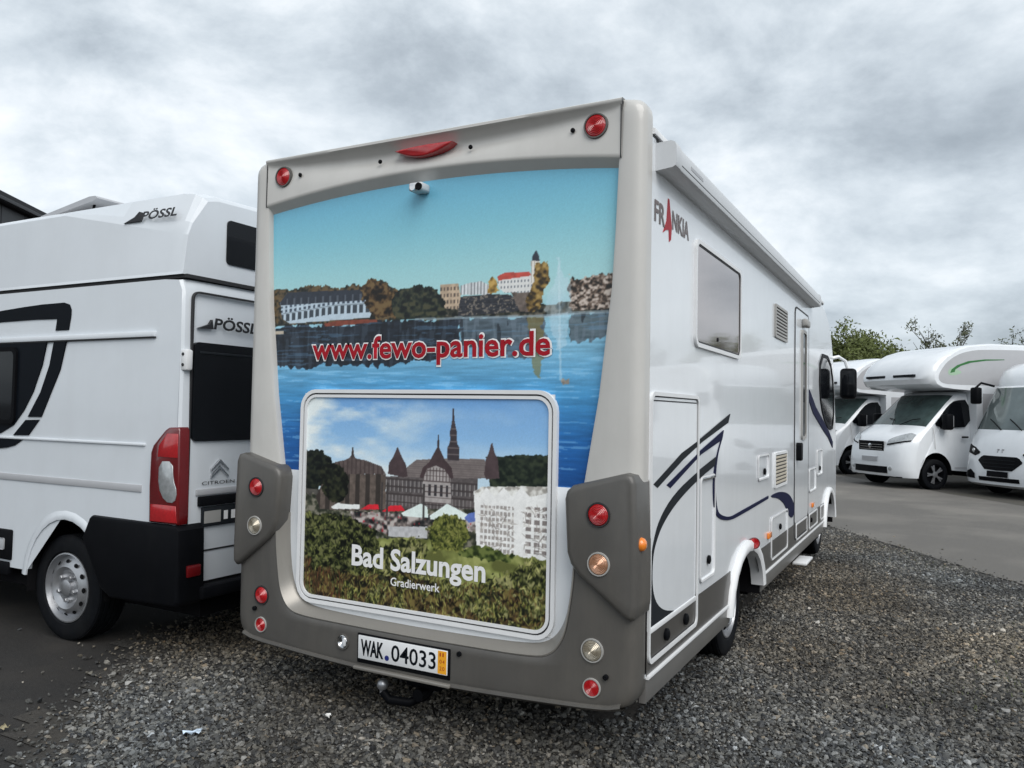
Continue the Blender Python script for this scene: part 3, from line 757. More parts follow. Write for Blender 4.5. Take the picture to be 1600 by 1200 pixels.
def wheel(parent, c, axis, r=0.345, wid=0.22, style='steel'):
    """tyre with a rim; axis points outwards, c is the middle of the outer face"""
    ax = Vector(axis).normalized()
    m = MB()
    p = [(r * .60, -wid), (r * .74, -wid), (r * .93, -wid * .98), (r * .985, -wid * .88)]
    for k in range(5):
        a = -wid * (.86 - .17 * k)
        p += [(r, a), (r, a + wid * .11), (r * .972, a + wid * .12), (r * .972, a + wid * .16)]
    p += [(r * .985, -wid * .04), (r * .93, .002), (r * .86, .006), (r * .80, .008), (r * .70, .004), (r * .66, -.012), (r * .655, -.05)]
    m.lathe(p, c, ax, 48)
    t = obj('wheel', m, RUBBER, parent, 30)
    rm = MB()
    if style == 'steel':
        q = [(r * .665, -.014), (r * .66, .0), (r * .635, .002), (r * .615, -.02), (r * .59, -.035), (r * .545, -.03), (r * .47, -.002), (r * .40, .008), (r * .34, -.002), (r * .30, -.016), (r * .16, -.016), (r * .155, .006), (r * .12, .012), (0, .012)]
        rm.lathe(q, c, ax, 48)
        rim = obj('rim', rm, STEEL, t, 40)
        u = ax.cross(Vector((0, 0, 1))).normalized(); v = ax.cross(u)
        cc = Vector(c)
        for k in range(12):
            hl = MB()
            a = 2 * PI * k / 12
            d = u * math.cos(a) + v * math.sin(a); tg = ax.cross(d)
            pc = cc + d * r * .50 + ax * -.0085
            n = (ax * .86 + d * .5).normalized(); e2 = n.cross(tg).normalized()
            hl.poly([pc + (tg * math.cos(b) * r * .052 + e2 * math.sin(b) * r * .038) + n * .004 for b in [2 * PI * i / 10 for i in range(10)]])
            obj('vent_hole', hl, DARK, rim, 0)
        for k in range(5):
            nb = MB()
            a = 2 * PI * (k + .3) / 5
            d = u * math.cos(a) + v * math.sin(a)
            nb.lathe([(.017, -.02), (.017, .004), (.013, .012), (0, .012)], cc + d * r * .235, ax, 6)
            obj('wheel_nut', nb, STEEL, rim, 30)
    else:
        q = [(r * .665, -.014), (r * .66, .0), (r * .625, .0), (r * .60, -.03), (r * .55, -.07), (0, -.08)]
        rm.lathe(q, c, ax, 36)
        rim = obj('rim', rm, BLACK, t, 40)
        u = ax.cross(Vector((0, 0, 1))).normalized(); v = ax.cross(u)
        cc = Vector(c)
        for k in range(5):
            for dl in (-.14, .14):
                sp = MB()
                a = 2 * PI * k / 5 + dl; a0 = 2 * PI * k / 5
                d = u * math.cos(a) + v * math.sin(a); d0 = u * math.cos(a0) + v * math.sin(a0)
                tg = ax.cross(d)
                A, B = cc + d0 * r * .14 - ax * .008, cc + d * r * .63 - ax * .004
                sp.grid([[A - tg * r * .05 - ax * .02, A - tg * r * .04, A + tg * r * .04, A + tg * r * .05 - ax * .02], [B - tg * r * .055 - ax * .02, B - tg * r * .045, B + tg * r * .045, B + tg * r * .055 - ax * .02]])
                obj('spoke', sp, STEEL, rim, 30)
        hb = MB(); hb.lathe([(r * .20, -.02), (r * .19, -.004), (r * .1, .0), (0, .0)], cc, ax, 16)
        obj('hub_cap', hb, STEEL, rim, 30)
    return t

# ================================================================== THE MOTORHOME (parts in world coordinates)
MH = thing('motorhome', 'white integrated motorhome whose rear wall carries a printed lake town picture', 'motorhome', (-1.15, 3.7, 0), world=True)
XC = -1.15
def mir(p): return (2 * XC - p[0],) + tuple(p[1:])

# ---- shell: profile runs along +Y (front)
def mh_xf(x, y, z): return (XC - y, x, z)       # local x forward -> +Y, local y left -> -X
prof = [(7.50, .40, 1, 0, 0, 1), (7.57, .50, 1, 0, 0, 1), (7.59, .85, 1, 0, 0, 1), (7.57, 1.15, 1, 0, 0, 1), (7.53, 1.42, 1, 0, 0, 1),
        (7.46, 1.72, 1, 0, 0, 1), (7.36, 2.02, 1, 0, 0, 1), (7.22, 2.28, .95, .1, 0, 1), (7.02, 2.52, .8, .3, 0, 1), (6.72, 2.72, .5, .7, 0, 1), (6.25, 2.86, .2, 1, 0, 1),
        (5.6, 2.915, 0, 1, 0, 1), (3.0, 2.93, 0, 1, 0, 1), (.06, 2.93, 0, 1, 0, 1), (.02, 2.90, 0, 0, 0, 1), (.02, 1.4, 0, 0, 0, 1), (.02, .45, 0, 0, 0, 1)]
sl = [(0, 0, 0, 0), (.5, .02, .004, 0), (.75, .04, .01, 0), (.9, .08, .02, 0), (.965, .13, .03, 0), (.99, .18, .045, 0), (1.0, .24, .075, 0)]
rows = loft_shell(prof, sl, 1.15, mh_xf)
body, glass = shell_meshes(rows, (4, 8), (2, len(rows) - 3))
bodyo = obj('body', body, WHITE, MH, 28)
for rw in (rows[0], rows[-1]):
    body = MB()
    x = rw[0][0]
    arch = []
    fa, ra = 6.62, 2.10
    fy = rw[0][1]
    arch += [(x, max(fa + .43, 0), .45)] if fy > fa + .43 else []
    arch += [(x, fa + .42 * math.cos(R_(a)), .36 + .38 * math.sin(R_(a))) for a in range(13, 168, 12)]
    arch += [(x, ra + .47 * math.cos(R_(a)), .36 + .36 * math.sin(R_(a))) for a in range(14, 167, 10)]
    ring = list(rw) + [(p[0], p[1], p[2]) for p in reversed(arch)]
    vs = [body.bm.verts.new(p) for p in ring]
    f = body.bm.faces.new(vs)
    bmesh.ops.triangulate(body.bm, faces=[f], ngon_method='EAR_CLIP')
    obj('side_wall', body, WHITE, MH, 0)
obj('windscreen', glass, GLASST, MH, 40)
m = MB(); m.box(-2.2, -.10, .15, 1.58, .36, .60); m.box(-2.2, -.10, 2.62, 6.15, .30, .60); m.box(-1.95, -.35, 1.5, 7.2, .28, .62)
obj('underbody', m, DARK, MH, 0)
for cy, rr in ((2.10, .47), (6.62, .42)):
    for s in (1, -1):
        m = MB()
        xs = (-.004, -.42) if s == 1 else (-2.296, -1.88)
        m.grid([[(xx, cy + rr * math.cos(R_(a)), .36 + rr * .78 * math.sin(R_(a))) for a in range(-5, 186, 10)] for xx in xs])
        m.box(min(xs[1], xs[1] - .02 * s), max(xs[1], xs[1] - .02 * s), cy - rr, cy + rr, .3, .36 + rr * .78)
        obj('wheel_well', m, DARK, MH, 40)
for cy in (2.10, 6.62):
    wheel(MH, (-.115, cy, .345), (1, 0, 0), style='steel')
    wheel(MH, (-2.185, cy, .345), (-1, 0, 0), style='steel')

# ---- rear corner pillars
xin = [(1.20, -.275), (1.286, -.262), (1.661, -.200), (2.14, -.146), (2.40, -.132), (2.669, -.122), (2.972, -.104)]
def pillar():
    rws = []
    zs = [1.20, 1.286, 1.45, 1.661, 1.9, 2.14, 2.40, 2.62, 2.669, 2.76, 2.86, 2.90, 2.925, 2.947, 2.962, 2.970]
    for z in zs:
        xi = interp(xin, z)
        t = max(0.0, (z - 2.90) / .0701)
        e_ = .055 * (1 - math.sqrt(max(0, 1 - t * t)))
        r = [(xi, -.028, z), (xi, -.055, z), (xi + .006, -.070 + e_ * .4, z), (xi + .02, -.076 + e_ * .6, z)]
        cxx, cyy, rad = -.055, -.026, .05
        for a in range(-90, 1, 15):
            r.append((max(xi + .022, cxx + (rad + .008) * math.cos(R_(a)) - e_), cyy + rad * math.sin(R_(a)) + e_ * .6, z))
        r.append((.003 - e_, .03, z)); r.append((-.02 - e_, .045, z))
        rws.append(r)
    rws.append([(p[0] - .01 if k > 3 else p[0], p[1] + .03, 2.972) for k, p in enumerate(rws[-1])])
    return rws
pr = pillar()
m = MB(); m.grid(pr); m.poly(pr[-1])
obj('corner_pillar', m, BEIGE, MH, 40)
m = MB(); pl = [[mir(p) for p in r] for r in pr]; m.grid(pl); m.poly(pl[-1])
obj('corner_pillar', m, BEIGE, MH, 40)

# ---- header panel above the picture, hollowed under its lip
rws = []
for i in range(49):
    t = i / 48
    x = -2.200 + t * (2.200 - .100)
    q = 1 - (2 * t - 1) ** 2
    s = math.sin(PI * min(max(t, .0001), .9999)) ** .55
    zl, zm = 2.703 + .077 * q, 2.662 + .066 * q
    rws.append([(x, .05, 2.955), (x, -.035, 2.974), (x, -.078, 2.972), (x, -.088, 2.966), (x, -.089, 2.957 - .004 * s), (x, -.086 + .006 * s, 2.951 - .006 * s),
                (x, -.083 + .040 * s, 2.944 - .030 * s), (x, -.080 + .046 * s, 2.935 - .050 * s), (x, -.079 + .040 * s, 2.920 - .055 * s), (x, -.078 + .016 * s, 2.86 - .02 * s), (x, -.079, zl + .022), (x, -.079, zl + .006), (x, -.074, zl), (x, -.030, zm - .003)])
m = MB(); m.grid(rws)
obj('header_panel', m, BEIGE, MH, 50)
for x in (-.1045, 2 * XC + .1045):
    m = MB(); m.box(x - .0022, x + .0022, -.0815, -.06, 2.705, 2.958); obj('panel_joint', m, GAP, MH, 0)

# ---- printed panels
lake = paint_lake()
obj_l = lake.build('printed_lake_panel', -.040, MH, PRINT)
obj_l['label'] = 'printed panel with blue lake, lakeside hotel and castle hill'
m = MB(); m.box(-2.27, -.03, -.030, .018, .45, 2.80)
obj('rear_wall', m, TRIM, MH, 0)
# white moulded surround below and beside the hatch
m = MB(); m.prism([(XC - .90, .47), (XC + .90, .47), (XC + .90, 1.254), (XC - .90, 1.254)], 'XZ', -.029, -.045, .004)
obj('hatch_surround', m, WHITE, MH)
hx0, hx1 = -1.918, -.397
o1 = rrect(hx0, hx1, .562, 1.690, .10); o2 = rrect(hx0 + .019, hx1 - .019, .581, 1.671, .083)
o3 = rrect(hx0 + .027, hx1 - .027, .589, 1.663, .076); o4 = rrect(hx0 + .042, hx1 - .042, .604, 1.648, .062)
m = MB(); m.ring(o1, o2, 'XZ', -.040, -.064)
hatch = obj('garage_hatch', m, TRIM, MH, 40, label='white framed rear hatch with a printed spa town picture')
m = MB(); m.ring(o2, o3, 'XZ', -.040, -.052); obj('seal', m, GAP, hatch, 0)
m = MB(); m.ring(o3, o4, 'XZ', -.040, -.062); obj('door_frame', m, TRIM, hatch, 40)
town = paint_town()
def inside_pic(X, Z):
    r = .066; x0, x1, z0, z1 = hx0 + .040, hx1 - .040, .602, 1.650
    dx = np.maximum(np.maximum(x0 + r - X, X - (x1 - r)), 0); dz = np.maximum(np.maximum(z0 + r - Z, Z - (z1 - r)), 0)
    return (dx * dx + dz * dz) <= (r + .004) ** 2
town.build('printed_town_panel', -.053, hatch, PRINT, inside_pic)
m = MB(); m.box(hx0 + .02, hx1 - .02, -.050, -.041, .58, 1.67); obj('door_leaf', m, TRIM, hatch, 0)
# lettering on the prints
EX, EZ = (1, 0, 0), (0, 0, 1)
text_obj('lettering_edge', 'www.fewo-panier.de', WHITET, MH, (-1.872, -.0440, 1.803), EX, EZ, 1.438, .173, bold=.042)
text_obj('lettering', 'www.fewo-panier.de', REDT, MH, (-1.862, -.0462, 1.813), EX, EZ, 1.418, .153, bold=.022)
text_obj('lettering', 'Bad Salzungen', WHITET, hatch, (-1.551, -.0560, .752), EX, EZ, .795, .142, bold=.028)
text_obj('lettering', 'Gradierwerk', WHITET, hatch, (-1.302, -.0560, .710), EX, EZ, .293, .042, bold=.012)

# ---- silver sill round the lower opening
def opening(half_pts):
    rgt = [(XC + x, z) for x, z in half_pts]
    return [(2 * XC - x, z) for x, z in rgt] + rgt[::-1]
op_out = smooth_poly([(.874, 1.02), (.872, .875), (.848, .70), (.825, .60), (.765, .520), (.66, .503), (.35, .500), (0, .498)], 2, False)
op_in = smooth_poly([(.835, 1.02), (.832, .875), (.815, .72), (.79, .635), (.735, .565), (.64, .535), (.34, .525), (0, .522)], 2, False)
A = [(XC - x, z) for x, z in op_out] + [(XC + x, z) for x, z in op_out[::-1][1:]]
B = [(XC - x, z) for x, z in op_in] + [(XC + x, z) for x, z in op_in[::-1][1:]]
bul = lambda x: .022 * (1 - ((x - XC) / 1.15) ** 2)
m = MB()
m.grid([[(a[0], -.108 - bul(a[0]), a[1]) for a in A], [(a[0] * .9 + b[0] * .1, -.110 - bul(a[0]), a[1] * .9 + b[1] * .1 + .002) for a, b in zip(A, B)],
        [(a[0] * .35 + b[0] * .65, -.072, a[1] * .35 + b[1] * .65) for a, b in zip(A, B)], [(b[0], -.044, b[1] + .004) for b in B], [(b[0], -.035, b[1] + .012) for b in B]])
obj('silver_sill', m, SILVER, MH, 45)

# ---- bumper
btm = [(0.0, .44), (-.006, .395), (-.035, .352), (-.10, .330), (-.20, .320)]
btm += [(-.20 - k * .1, .320 - .030 * math.sin(PI * min(1, (k * .1) / .95) * .5)) for k in range(1, 10)]
btm += [(XC, .288)]
outer = [(0.0, 1.02)] + btm + [mir(p) for p in btm[::-1][1:]] + [mir((0.0, 1.02))]
inner = [(a[0], a[1]) for a in A]            # left to right through the opening
def resample(path, n):
    P = np.array(path, float); d = np.r_[0, np.cumsum(np.hypot(*np.diff(P, axis=0).T))]
    t = np.linspace(0, d[-1], n); return np.stack([np.interp(t, d, P[:, 0]), np.interp(t, d, P[:, 1])], 1)
nA = 121
# match the two U shaped paths leg by leg and base by base
def split3(path, xa):
    k0 = next(i for i, p in enumerate(path) if abs(p[0] - XC) < xa); k1 = len(path) - 1 - next(i for i, p in enumerate(path[::-1]) if abs(p[0] - XC) < xa)
    return np.concatenate([resample(path[:k0 + 1], 30)[:-1], resample(path[k0:k1 + 1], 61), resample(path[k1:], 30)[1:]])
po = split3([(p[0], p[1]) for p in outer[::-1]], .96); pi_ = split3(inner, .70)
rws = []
for t_, dy in ((0, .03), (0, .004), (.03, 0), (.2, 0), (.4, 0), (.6, 0), (.8, 0), (.90, .002), (.955, .010), (.985, .026), (1.0, .055), (1.0, .155)):
    r_ = []
    for a, b in zip(pi_, po):
        x, z = a[0] * (1 - t_) + b[0] * t_, a[1] * (1 - t_) + b[1] * t_
        r_.append((x, -.108 - bul(x) + dy, z))
    rws.append(r_)
m = MB(); m.grid(rws)
bumper = obj('rear_bumper', m, TAUPE, MH, 60)
m = MB()
lipr = []
for i in range(41):
    x = -2.24 + i / 40 * 2.18
    zz = interp(sorted([(p[0], p[1]) for p in btm + [mir(p) for p in btm]]), x)
    lipr.append([(x, -.095 - bul(x), zz + .030), (x, -.118 - bul(x), zz + .022), (x, -.120 - bul(x), zz + .012), (x, -.09 - bul(x), zz - .006), (x, .0, zz - .004)])
m.grid(lipr); obj('bumper_lip', m, TAUPE, bumper, 40)
# lamp towers
tw = [(-.322, 1.215), (-.312, 1.250), (-.285, 1.275), (-.045, 1.338), (-.012, 1.330), (.004, 1.295), (.012, 1.05), (.014, .79), (.010, .742), (-.012, .722), (-.045, .738), (-.250, .888), (-.290, .935), (-.308, .985)]
for s in (0, 1):
    pts = tw if s == 0 else [mir(p) for p in tw]
    m = MB(); m.prism(pts, 'XZ', .045, -.146, .026, 3)
    obj('lamp_tower', m, TAUPE, bumper, 50)
NY = (0, -1, 0)
for s in (0, 1):
    X = (lambda x: x) if s == 0 else (lambda x: 2 * XC - x)
    lamp('tail_lamp', (X(-.158), -.147, 1.158), NY, .047, REDL, MH, GAP)
    lamp('indicator_lamp', (X(-.154), -.147, .950), NY, .045, PEACH if s == 0 else CLEAR, MH, LOUVRE)
    lamp('reversing_lamp' if s == 0 else 'fog_lamp', (X(-.190), -.116, .575), NY, .045, CLEAR if s == 0 else REDL, MH, LOUVRE if s == 0 else GAP)
    lamp('reflector', (X(-.190), -.116, .418), NY, .036, REDL, MH, LOUVRE, .15)
    lamp('marker_lamp', (X(-.224), -.078, 2.864), NY, .050, REDL, MH, TAUPE, .25)
for x in (-1.957, -1.414, -.873, -.336):
    m = MB(); m.lathe([(.011, .0), (.011, .006), (.006, .01), (0, .01)], (x, -.072, 2.861), NY, 12); obj('bolt', m, BLACK, MH)
for x, z in ((-.125, .474), (-.845, .462), (-2.155, .50)):
    m = MB(); m.lathe([(.012, .0), (.012, .012), (.006, .014), (0, .012)], (x, -.113 - bul(x) * .6, z), NY, 12); obj('parking_sensor', m, BLACK, MH)
# third brake light: straight on top, bellied below
pts = [(-1.318, 2.897)] + [(-1.318 + .349 * k / 10, 2.897 + .005 * k / 10 + .006 * math.sin(PI * k / 10)) for k in range(1, 10)] + [(-.969, 2.902)] + [(-.969 - .349 * k / 12, 2.90 - .050 * math.sin(PI * k / 12) ** .85) for k in range(1, 12)]
m = MB(); m.prism(pts, 'XZ', -.02, -.094, .008); obj('brake_light', m, REDL, MH, 50)
# reversing camera
m = MB(); m.box(-1.205, -1.125, -.118, -.035, 2.672, 2.716, .012); cmo = obj('reversing_camera', m, AWN, MH, 50)
m = MB(); m.lathe([(.019, 0), (.019, .008), (.012, .009), (0, .006)], (-1.14, -.117, 2.690), NY, 14); obj('camera_lens', m, BLACK, cmo)
m = MB(); m.lathe([(.017, 0), (.017, .010), (0, .011)], (-1.175, -.114, 2.690), NY, 14); obj('camera_ring', m, CHROME, cmo)
# number plate
m = MB(); m.box(-1.440, -.893, -.133, -.120, .330, .476, .004); hold = obj('plate_holder', m, BLACK, bumper)
m = MB(); m.box(-1.450, -.885, -.152, -.120, .300, .316, .004); obj('plate_strip', m, SILVER, hold)
m = MB(); m.box(-1.429, -.905, -.139, -.1332, .353, .467, .002); plate = obj('number_plate', m, TRIM, hold, label='white number plate with a yellow end strip')
text_obj('characters', 'WAK', BLACKV, plate, (-1.412, -.1398, .370), EX, EZ, .140, .080, bold=.04)
text_obj('characters', '04033', BLACKV, plate, (-1.226, -.1398, .370), EX, EZ, .258, .080, bold=.012)
m = MB(); m.lathe([(.013, 0), (.013, .0006), (0, .0006)], (-1.252, -.1394, .380), NY, 16); obj('seal_dot', m, BLUE, plate)
m = MB(); m.box(-.957, -.909, -.1396, -.1388, .357, .463); ye = obj('yellow_strip', m, YELLOW, plate, 0)
for k, s in enumerate(('11', '04', '20')):
    for q in (0, 1):
        text_obj('small_print', s[q], REDT, ye, (-.947 + .016 * q, -.1402, .437 - .032 * k), EX, EZ, .012 if s[q] != '1' else .006, .018)
lamp('tow_eye_cap', (-1.534, -.130, .415), NY, .034, CHROME, bumper, TAUPE, .12)
m = MB(); m.box(-1.524, -1.510, -.146, -.132, .398, .432, .003); obj('latch', m, AWN, bumper)
# tow bar
m = MB(); m.box(-1.22, -1.02, -.02, .30, .22, .30, .01); m.tube([(-1.12, .12, .25), (-1.13, .02, .17), (-1.19, -.03, .145), (-1.29, -.06, .15), (-1.325, -.07, .19)], .022, 10)
tow = obj('tow_bar', m, BLACK, MH, 50)
m = MB(); m.lathe([(.001, .06), (.015, .057), (.026, .045), (.029, .03), (.024, .015), (.014, .004), (.014, -.02)], (-1.325, -.07, .19), (0, 0, 1), 16); obj('tow_ball', m, STEEL, tow)
m = MB(); m.lathe([(.03, -.02), (.03, .03), (.02, .032), (0, .03)], (-1.12, -.03, .20), NY, 14); obj('socket', m, BLACK, tow)

# ---- flank on the X=0 side
SX = (1, 0, 0)
def yz(name, pts, d0, d1, material, parent, bev=0.0, smooth=35, **k):
    m = MB(); m.prism(pts, 'YZ', d0, d1, bev); return obj(name, m, material, parent, smooth, **k)
def ybox(y0, y1, z0, z1): return [(y0, z0), (y1, z0), (y1, z1), (y0, z1)]
# taupe band and skirt
for y0, y1 in ((.034, 1.62), (2.58, 6.16)):
    yz('side_band', ybox(y0, y1, .452, .645), -.004, .0030, BAND, MH)
    yz('side_trim', ybox(y0, y1, .442, .458), -.004, .014, TRIM, MH, .003)
    yz('side_skirt', ybox(y0, y1, .338, .440), -.03, .0020, SKIRT, MH, .006)
for y0, y1 in ((.034, 1.62), (2.58, 6.16)):
    m = MB(); m.prism(ybox(y0, y1, .338, .645), 'YZ', -2.270, -2.304); obj('side_band', m, BAND, MH)
# roof rail
yz('roof_rail', ybox(.04, 6.0, 2.832, 2.858), -.004, .012, TRIM, MH, .003)
yz('roof_seam', ybox(.04, 6.0, 2.822, 2.831), -.004, .003, GAP, MH)
# awning cassette
prof_a = [(.0, 2.800), (.066, 2.804), (.082, 2.797), (.089, 2.780), (.091, 2.712), (.086, 2.697), (.074, 2.690), (.0, 2.682)]
m = MB()
ra = [[(x, y, z) for x, z in prof_a] for y in (.16, 5.02)]
m.grid(ra, True); aw = obj('awning', m, AWN, MH, 40)
m = MB()
big_ = [((x - .045) * 1.06 + .048, (z - 2.74) * 1.06 + 2.74) for x, z in prof_a]
vv = m.grid([[(x, y, z) for x, z in big_] for y in (.085, .165)], True); m.bm.faces.new(vv[0]); m.bm.faces.new(vv[1])
obj('end_cap', m, AWN, aw, 40)
m = MB(); vv = m.grid([[(x, y, z) for x, z in big_] for y in (5.015, 5.08)], True); m.bm.faces.new(vv[0]); m.bm.faces.new(vv[1])
obj('end_cap', m, AWN, aw, 40)
m = MB(); m.box(.0890, .0920, .19, 5.0, 2.716, 2.720); obj('seam', m, GAP, aw, 0)
m = MB(); m.box(-.004, .012, .09, 5.06, 2.812, 2.822); obj('seam', m, GAP, aw, 0)
m = MB(); m.box(.0880, .0915, .34, .56, 2.742, 2.758); obj('maker_plate', m, LGREY, aw, 0)
# maker's lettering
text_obj('lettering', 'FR', BROWNL, MH, (.0026, .075, 2.452), (0, 1, 0), EZ, .155, .098, bold=.02)
text_obj('lettering', 'NKIA', BROWNL, MH, (.0026, .345, 2.470), (0, 1, 0), EZ, .285, .092, bold=.02)
yz('emblem', [(.20, 2.425), (.255, 2.49), (.275, 2.60), (.292, 2.60), (.335, 2.475), (.325, 2.415), (.298, 2.40), (.290, 2.455), (.245, 2.445)], .0, .0026, REDT, MH)
# bedroom window
wo = rrect(.735, 1.815, 1.945, 2.510, .06); wi = rrect(.757, 1.793, 1.967, 2.488, .045)
m = MB(); m.ring(wo, wi, 'YZ', 0, .016); wf = obj('window', m, TRIM, MH, 40)
m = MB(); m.ring(wi, rrect(.767, 1.783, 1.977, 2.478, .04), 'YZ', 0, .011); obj('seal', m, GAP, wf, 0)
yz('pane', rrect(.757, 1.793, 1.967, 2.488, .045), -.01, .0085, GLASSM, wf, 0, 0)
m = MB(); m.lathe([(.012, 0), (.012, .004), (0, .005)], (.009, 1.22, 2.02), SX, 10); obj('catch', m, BLACK, wf)
# fridge grilles
def grille(y0, y1, z0, z1, n, ms, mf):
    m = MB(); m.ring(rrect(y0, y1, z0, z1, .015, 2), rrect(y0 + .02, y1 - .02, z0 + .02, z1 - .02, .01, 2), 'YZ', 0, .014)
    g = obj('vent_grille', m, mf, MH, 40)
    m = MB(); m.box(.001, .004, y0 + .015, y1 - .015, z0 + .015, z1 - .015); obj('backing', m, GAP, g, 0)
    for k in range(n):
        z = z0 + .03 + (z1 - z0 - .05) * k / n
        m = MB(); m.box(.004, .012, y0 + .018, y1 - .018, z, z + (z1 - z0 - .05) / n * .62, .002, 1); obj('slat', m, ms, g, 0)
grille(3.05, 3.60, 2.205, 2.465, 8, LOUVRE, LOUVRE)
grille(3.065, 3.625, 1.035, 1.310, 8, LOUVRB, TRIM)
# garage door in the flank
go = rrect(.040, .838, .498, 1.690, .045)
gi = rrect(.058, .820, .516, 1.672, .035)
m = MB(); m.ring(go, gi, 'YZ', 0, .012); gd = obj('side_garage_door', m, TRIM, MH, 40)
m = MB(); m.ring(gi, rrect(.064, .814, .522, 1.666, .03), 'YZ', 0, .0045); obj('seal', m, GAP, gd, 0)
yz('door_leaf', rrect(.064, .814, .648, 1.666, .028), -.002, .004, WHITE, gd, 0, 0)
yz('rail', ybox(.066, .812, .630, .652), .002, .009, TRIM, gd, .002)
yz('top_seam', ybox(.075, .80, 1.648, 1.654), .002, .0052, GAP, gd)
for y in (.30, .62):
    m = MB(); m.lathe([(.028, 0), (.028, .012), (.018, .018), (0, .018)], (.004, y, .575), SX, 14); obj('latch', m, BLACK, gd)
def flap(y0, y1, z0, z1, r=.03, lock=None, name='service_flap', hinge=False):
    m = MB(); m.ring(rrect(y0, y1, z0, z1, r), rrect(y0 + .012, y1 - .012, z0 + .012, z1 - .012, r * .7), 'YZ', 0, .0095)
    f = obj(name, m, TRIM, MH, 40)
    m = MB(); m.ring(rrect(y0 - .005, y1 + .005, z0 - .005, z1 + .005, r + .004), rrect(y0, y1, z0, z1, r), 'YZ', 0, .0032); obj('seal', m, LGREY, f, 0)
    if lock:
        m = MB(); m.lathe([(.024, 0), (.024, .010), (.014, .014), (0, .013)], (.004, *lock), SX, 14); obj('lock', m, BLACK, f)
    if hinge:
        m = MB(); m.box(.004, .016, y0 + .03, y1 - .03, z1 - .022, z1 - .006, .003); obj('hinge', m, CHROME, f)
    return f
flap(.893, 1.212, .700, 1.262, .04, (1.07, .80), hinge=True)
flap(2.44, 2.84, 1.135, 1.315, .03, (2.66, 1.19))
flap(2.955, 3.70, .498, .825, .04, (3.33, .715))
flap(4.16, 4.83, .492, .640, .02)
flap(4.98, 5.57, .488, .640, .02, (5.12, .57))
flap(5.84, 6.12, .488, .640, .02)
flap(4.98, 5.45, .85, 1.08, .03)
flap(5.55, 5.95, .98, 1.25, .03, (5.75, 1.05))
# vinyl stripes
D1, D2 = .0048, .0056
yz('stripe', [(0.094, 1.279), (0.534, 1.402), (0.892, 1.464), (1.569, 1.600), (1.517, 1.547), (0.918, 1.446), (0.557, 1.367), (0.153, 1.259)], 0, D2, GREYD, MH)
yz('stripe', [(0.287, 1.262), (0.868, 1.396), (1.408, 1.503), (1.365, 1.448), (0.895, 1.380), (0.348, 1.243)], 0, D2, NAVY, MH)
co_ = smooth_poly([(1.229, 1.354), (0.821, 1.292), (0.411, 1.213), (0.177, 1.116), (0.090, 1.012), (0.070, 0.937), (0.070, 0.825), (0.070, 0.700), (.070, .656)], 2, False)
ci_ = smooth_poly([(1.201, 1.307), (0.848, 1.252), (0.476, 1.174), (0.235, 1.090), (0.125, 1.007), (0.092, 0.933), (0.096, 0.821), (0.153, 0.745), (0.268, 0.690), (0.431, 0.656)], 2, False)
yz('stripe', co_ + ci_[::-1], 0, D2, GREYD, MH)
so_ = smooth_poly([(1.39, 1.472), (1.258, 1.358), (1.216, 1.215), (1.257, 1.052), (1.363, 1.009), (1.591, 0.974), (1.801, 0.979), (2.834, 1.0)], 2, False)
si_ = smooth_poly([(1.365, 1.465), (1.225, 1.346), (1.158, 1.219), (1.190, 1.058), (1.305, 0.994), (1.558, 0.957), (1.802, 0.954), (2.835, 0.979)], 2, False)
yz('stripe', so_ + si_[::-1], 0, D2 - .0006, NAVY, MH)
yz('stripe', smooth_poly([(2.958, 0.995), (3.385, 0.992), (3.829, 0.930), (4.10, 0.80), (3.972, 0.700), (3.702, 0.778), (3.571, 0.868), (3.269, 0.945), (2.959, 0.976)], 2), 0, D2 - .0006, NAVY, MH)
yz('stripe', [(4.96, 1.86), (5.422, 1.697), (5.95, 1.575), (6.60, 1.42), (6.95, 1.30), (6.94, 1.23), (6.50, 1.36), (6.057, 1.446), (5.232, 1.630), (4.965, 1.74)], 0, .0072, NAVY, MH)
# entrance door
m = MB(); m.ring(rrect(4.05, 4.90, .50, 2.575, .08), rrect(4.066, 4.884, .516, 2.559, .07), 'YZ', 0, .0062); ed = obj('entrance_door', m, GAP, MH, 40)
yz('door_leaf', rrect(4.066, 4.884, .65, 2.559, .07), 0, .0052, WHITE, ed, 0, 0)
m = MB(); m.ring(rrect(4.40, 4.68, 1.38, 2.40, .05), rrect(4.43, 4.65, 1.41, 2.37, .035), 'YZ', .003, .020); dw = obj('door_window', m, LOUVRE, ed, 40)
yz('pane', rrect(4.43, 4.65, 1.41, 2.37, .035), .003, .012, GLASSK, dw)
yz('door_handle', rrect(4.13, 4.24, 1.20, 1.36, .03), .004, .05, BLACK, ed, .008)
m = MB(); m.box(.005, .055, 4.42, 4.64, 2.43, 2.50, .015); obj('outside_lamp', m, LOUVRE, MH, 50)
m = MB(); m.box(-.02, .10, 4.12, 4.52, .285, .308, .008); obj('entrance_step', m, TRIM, MH)
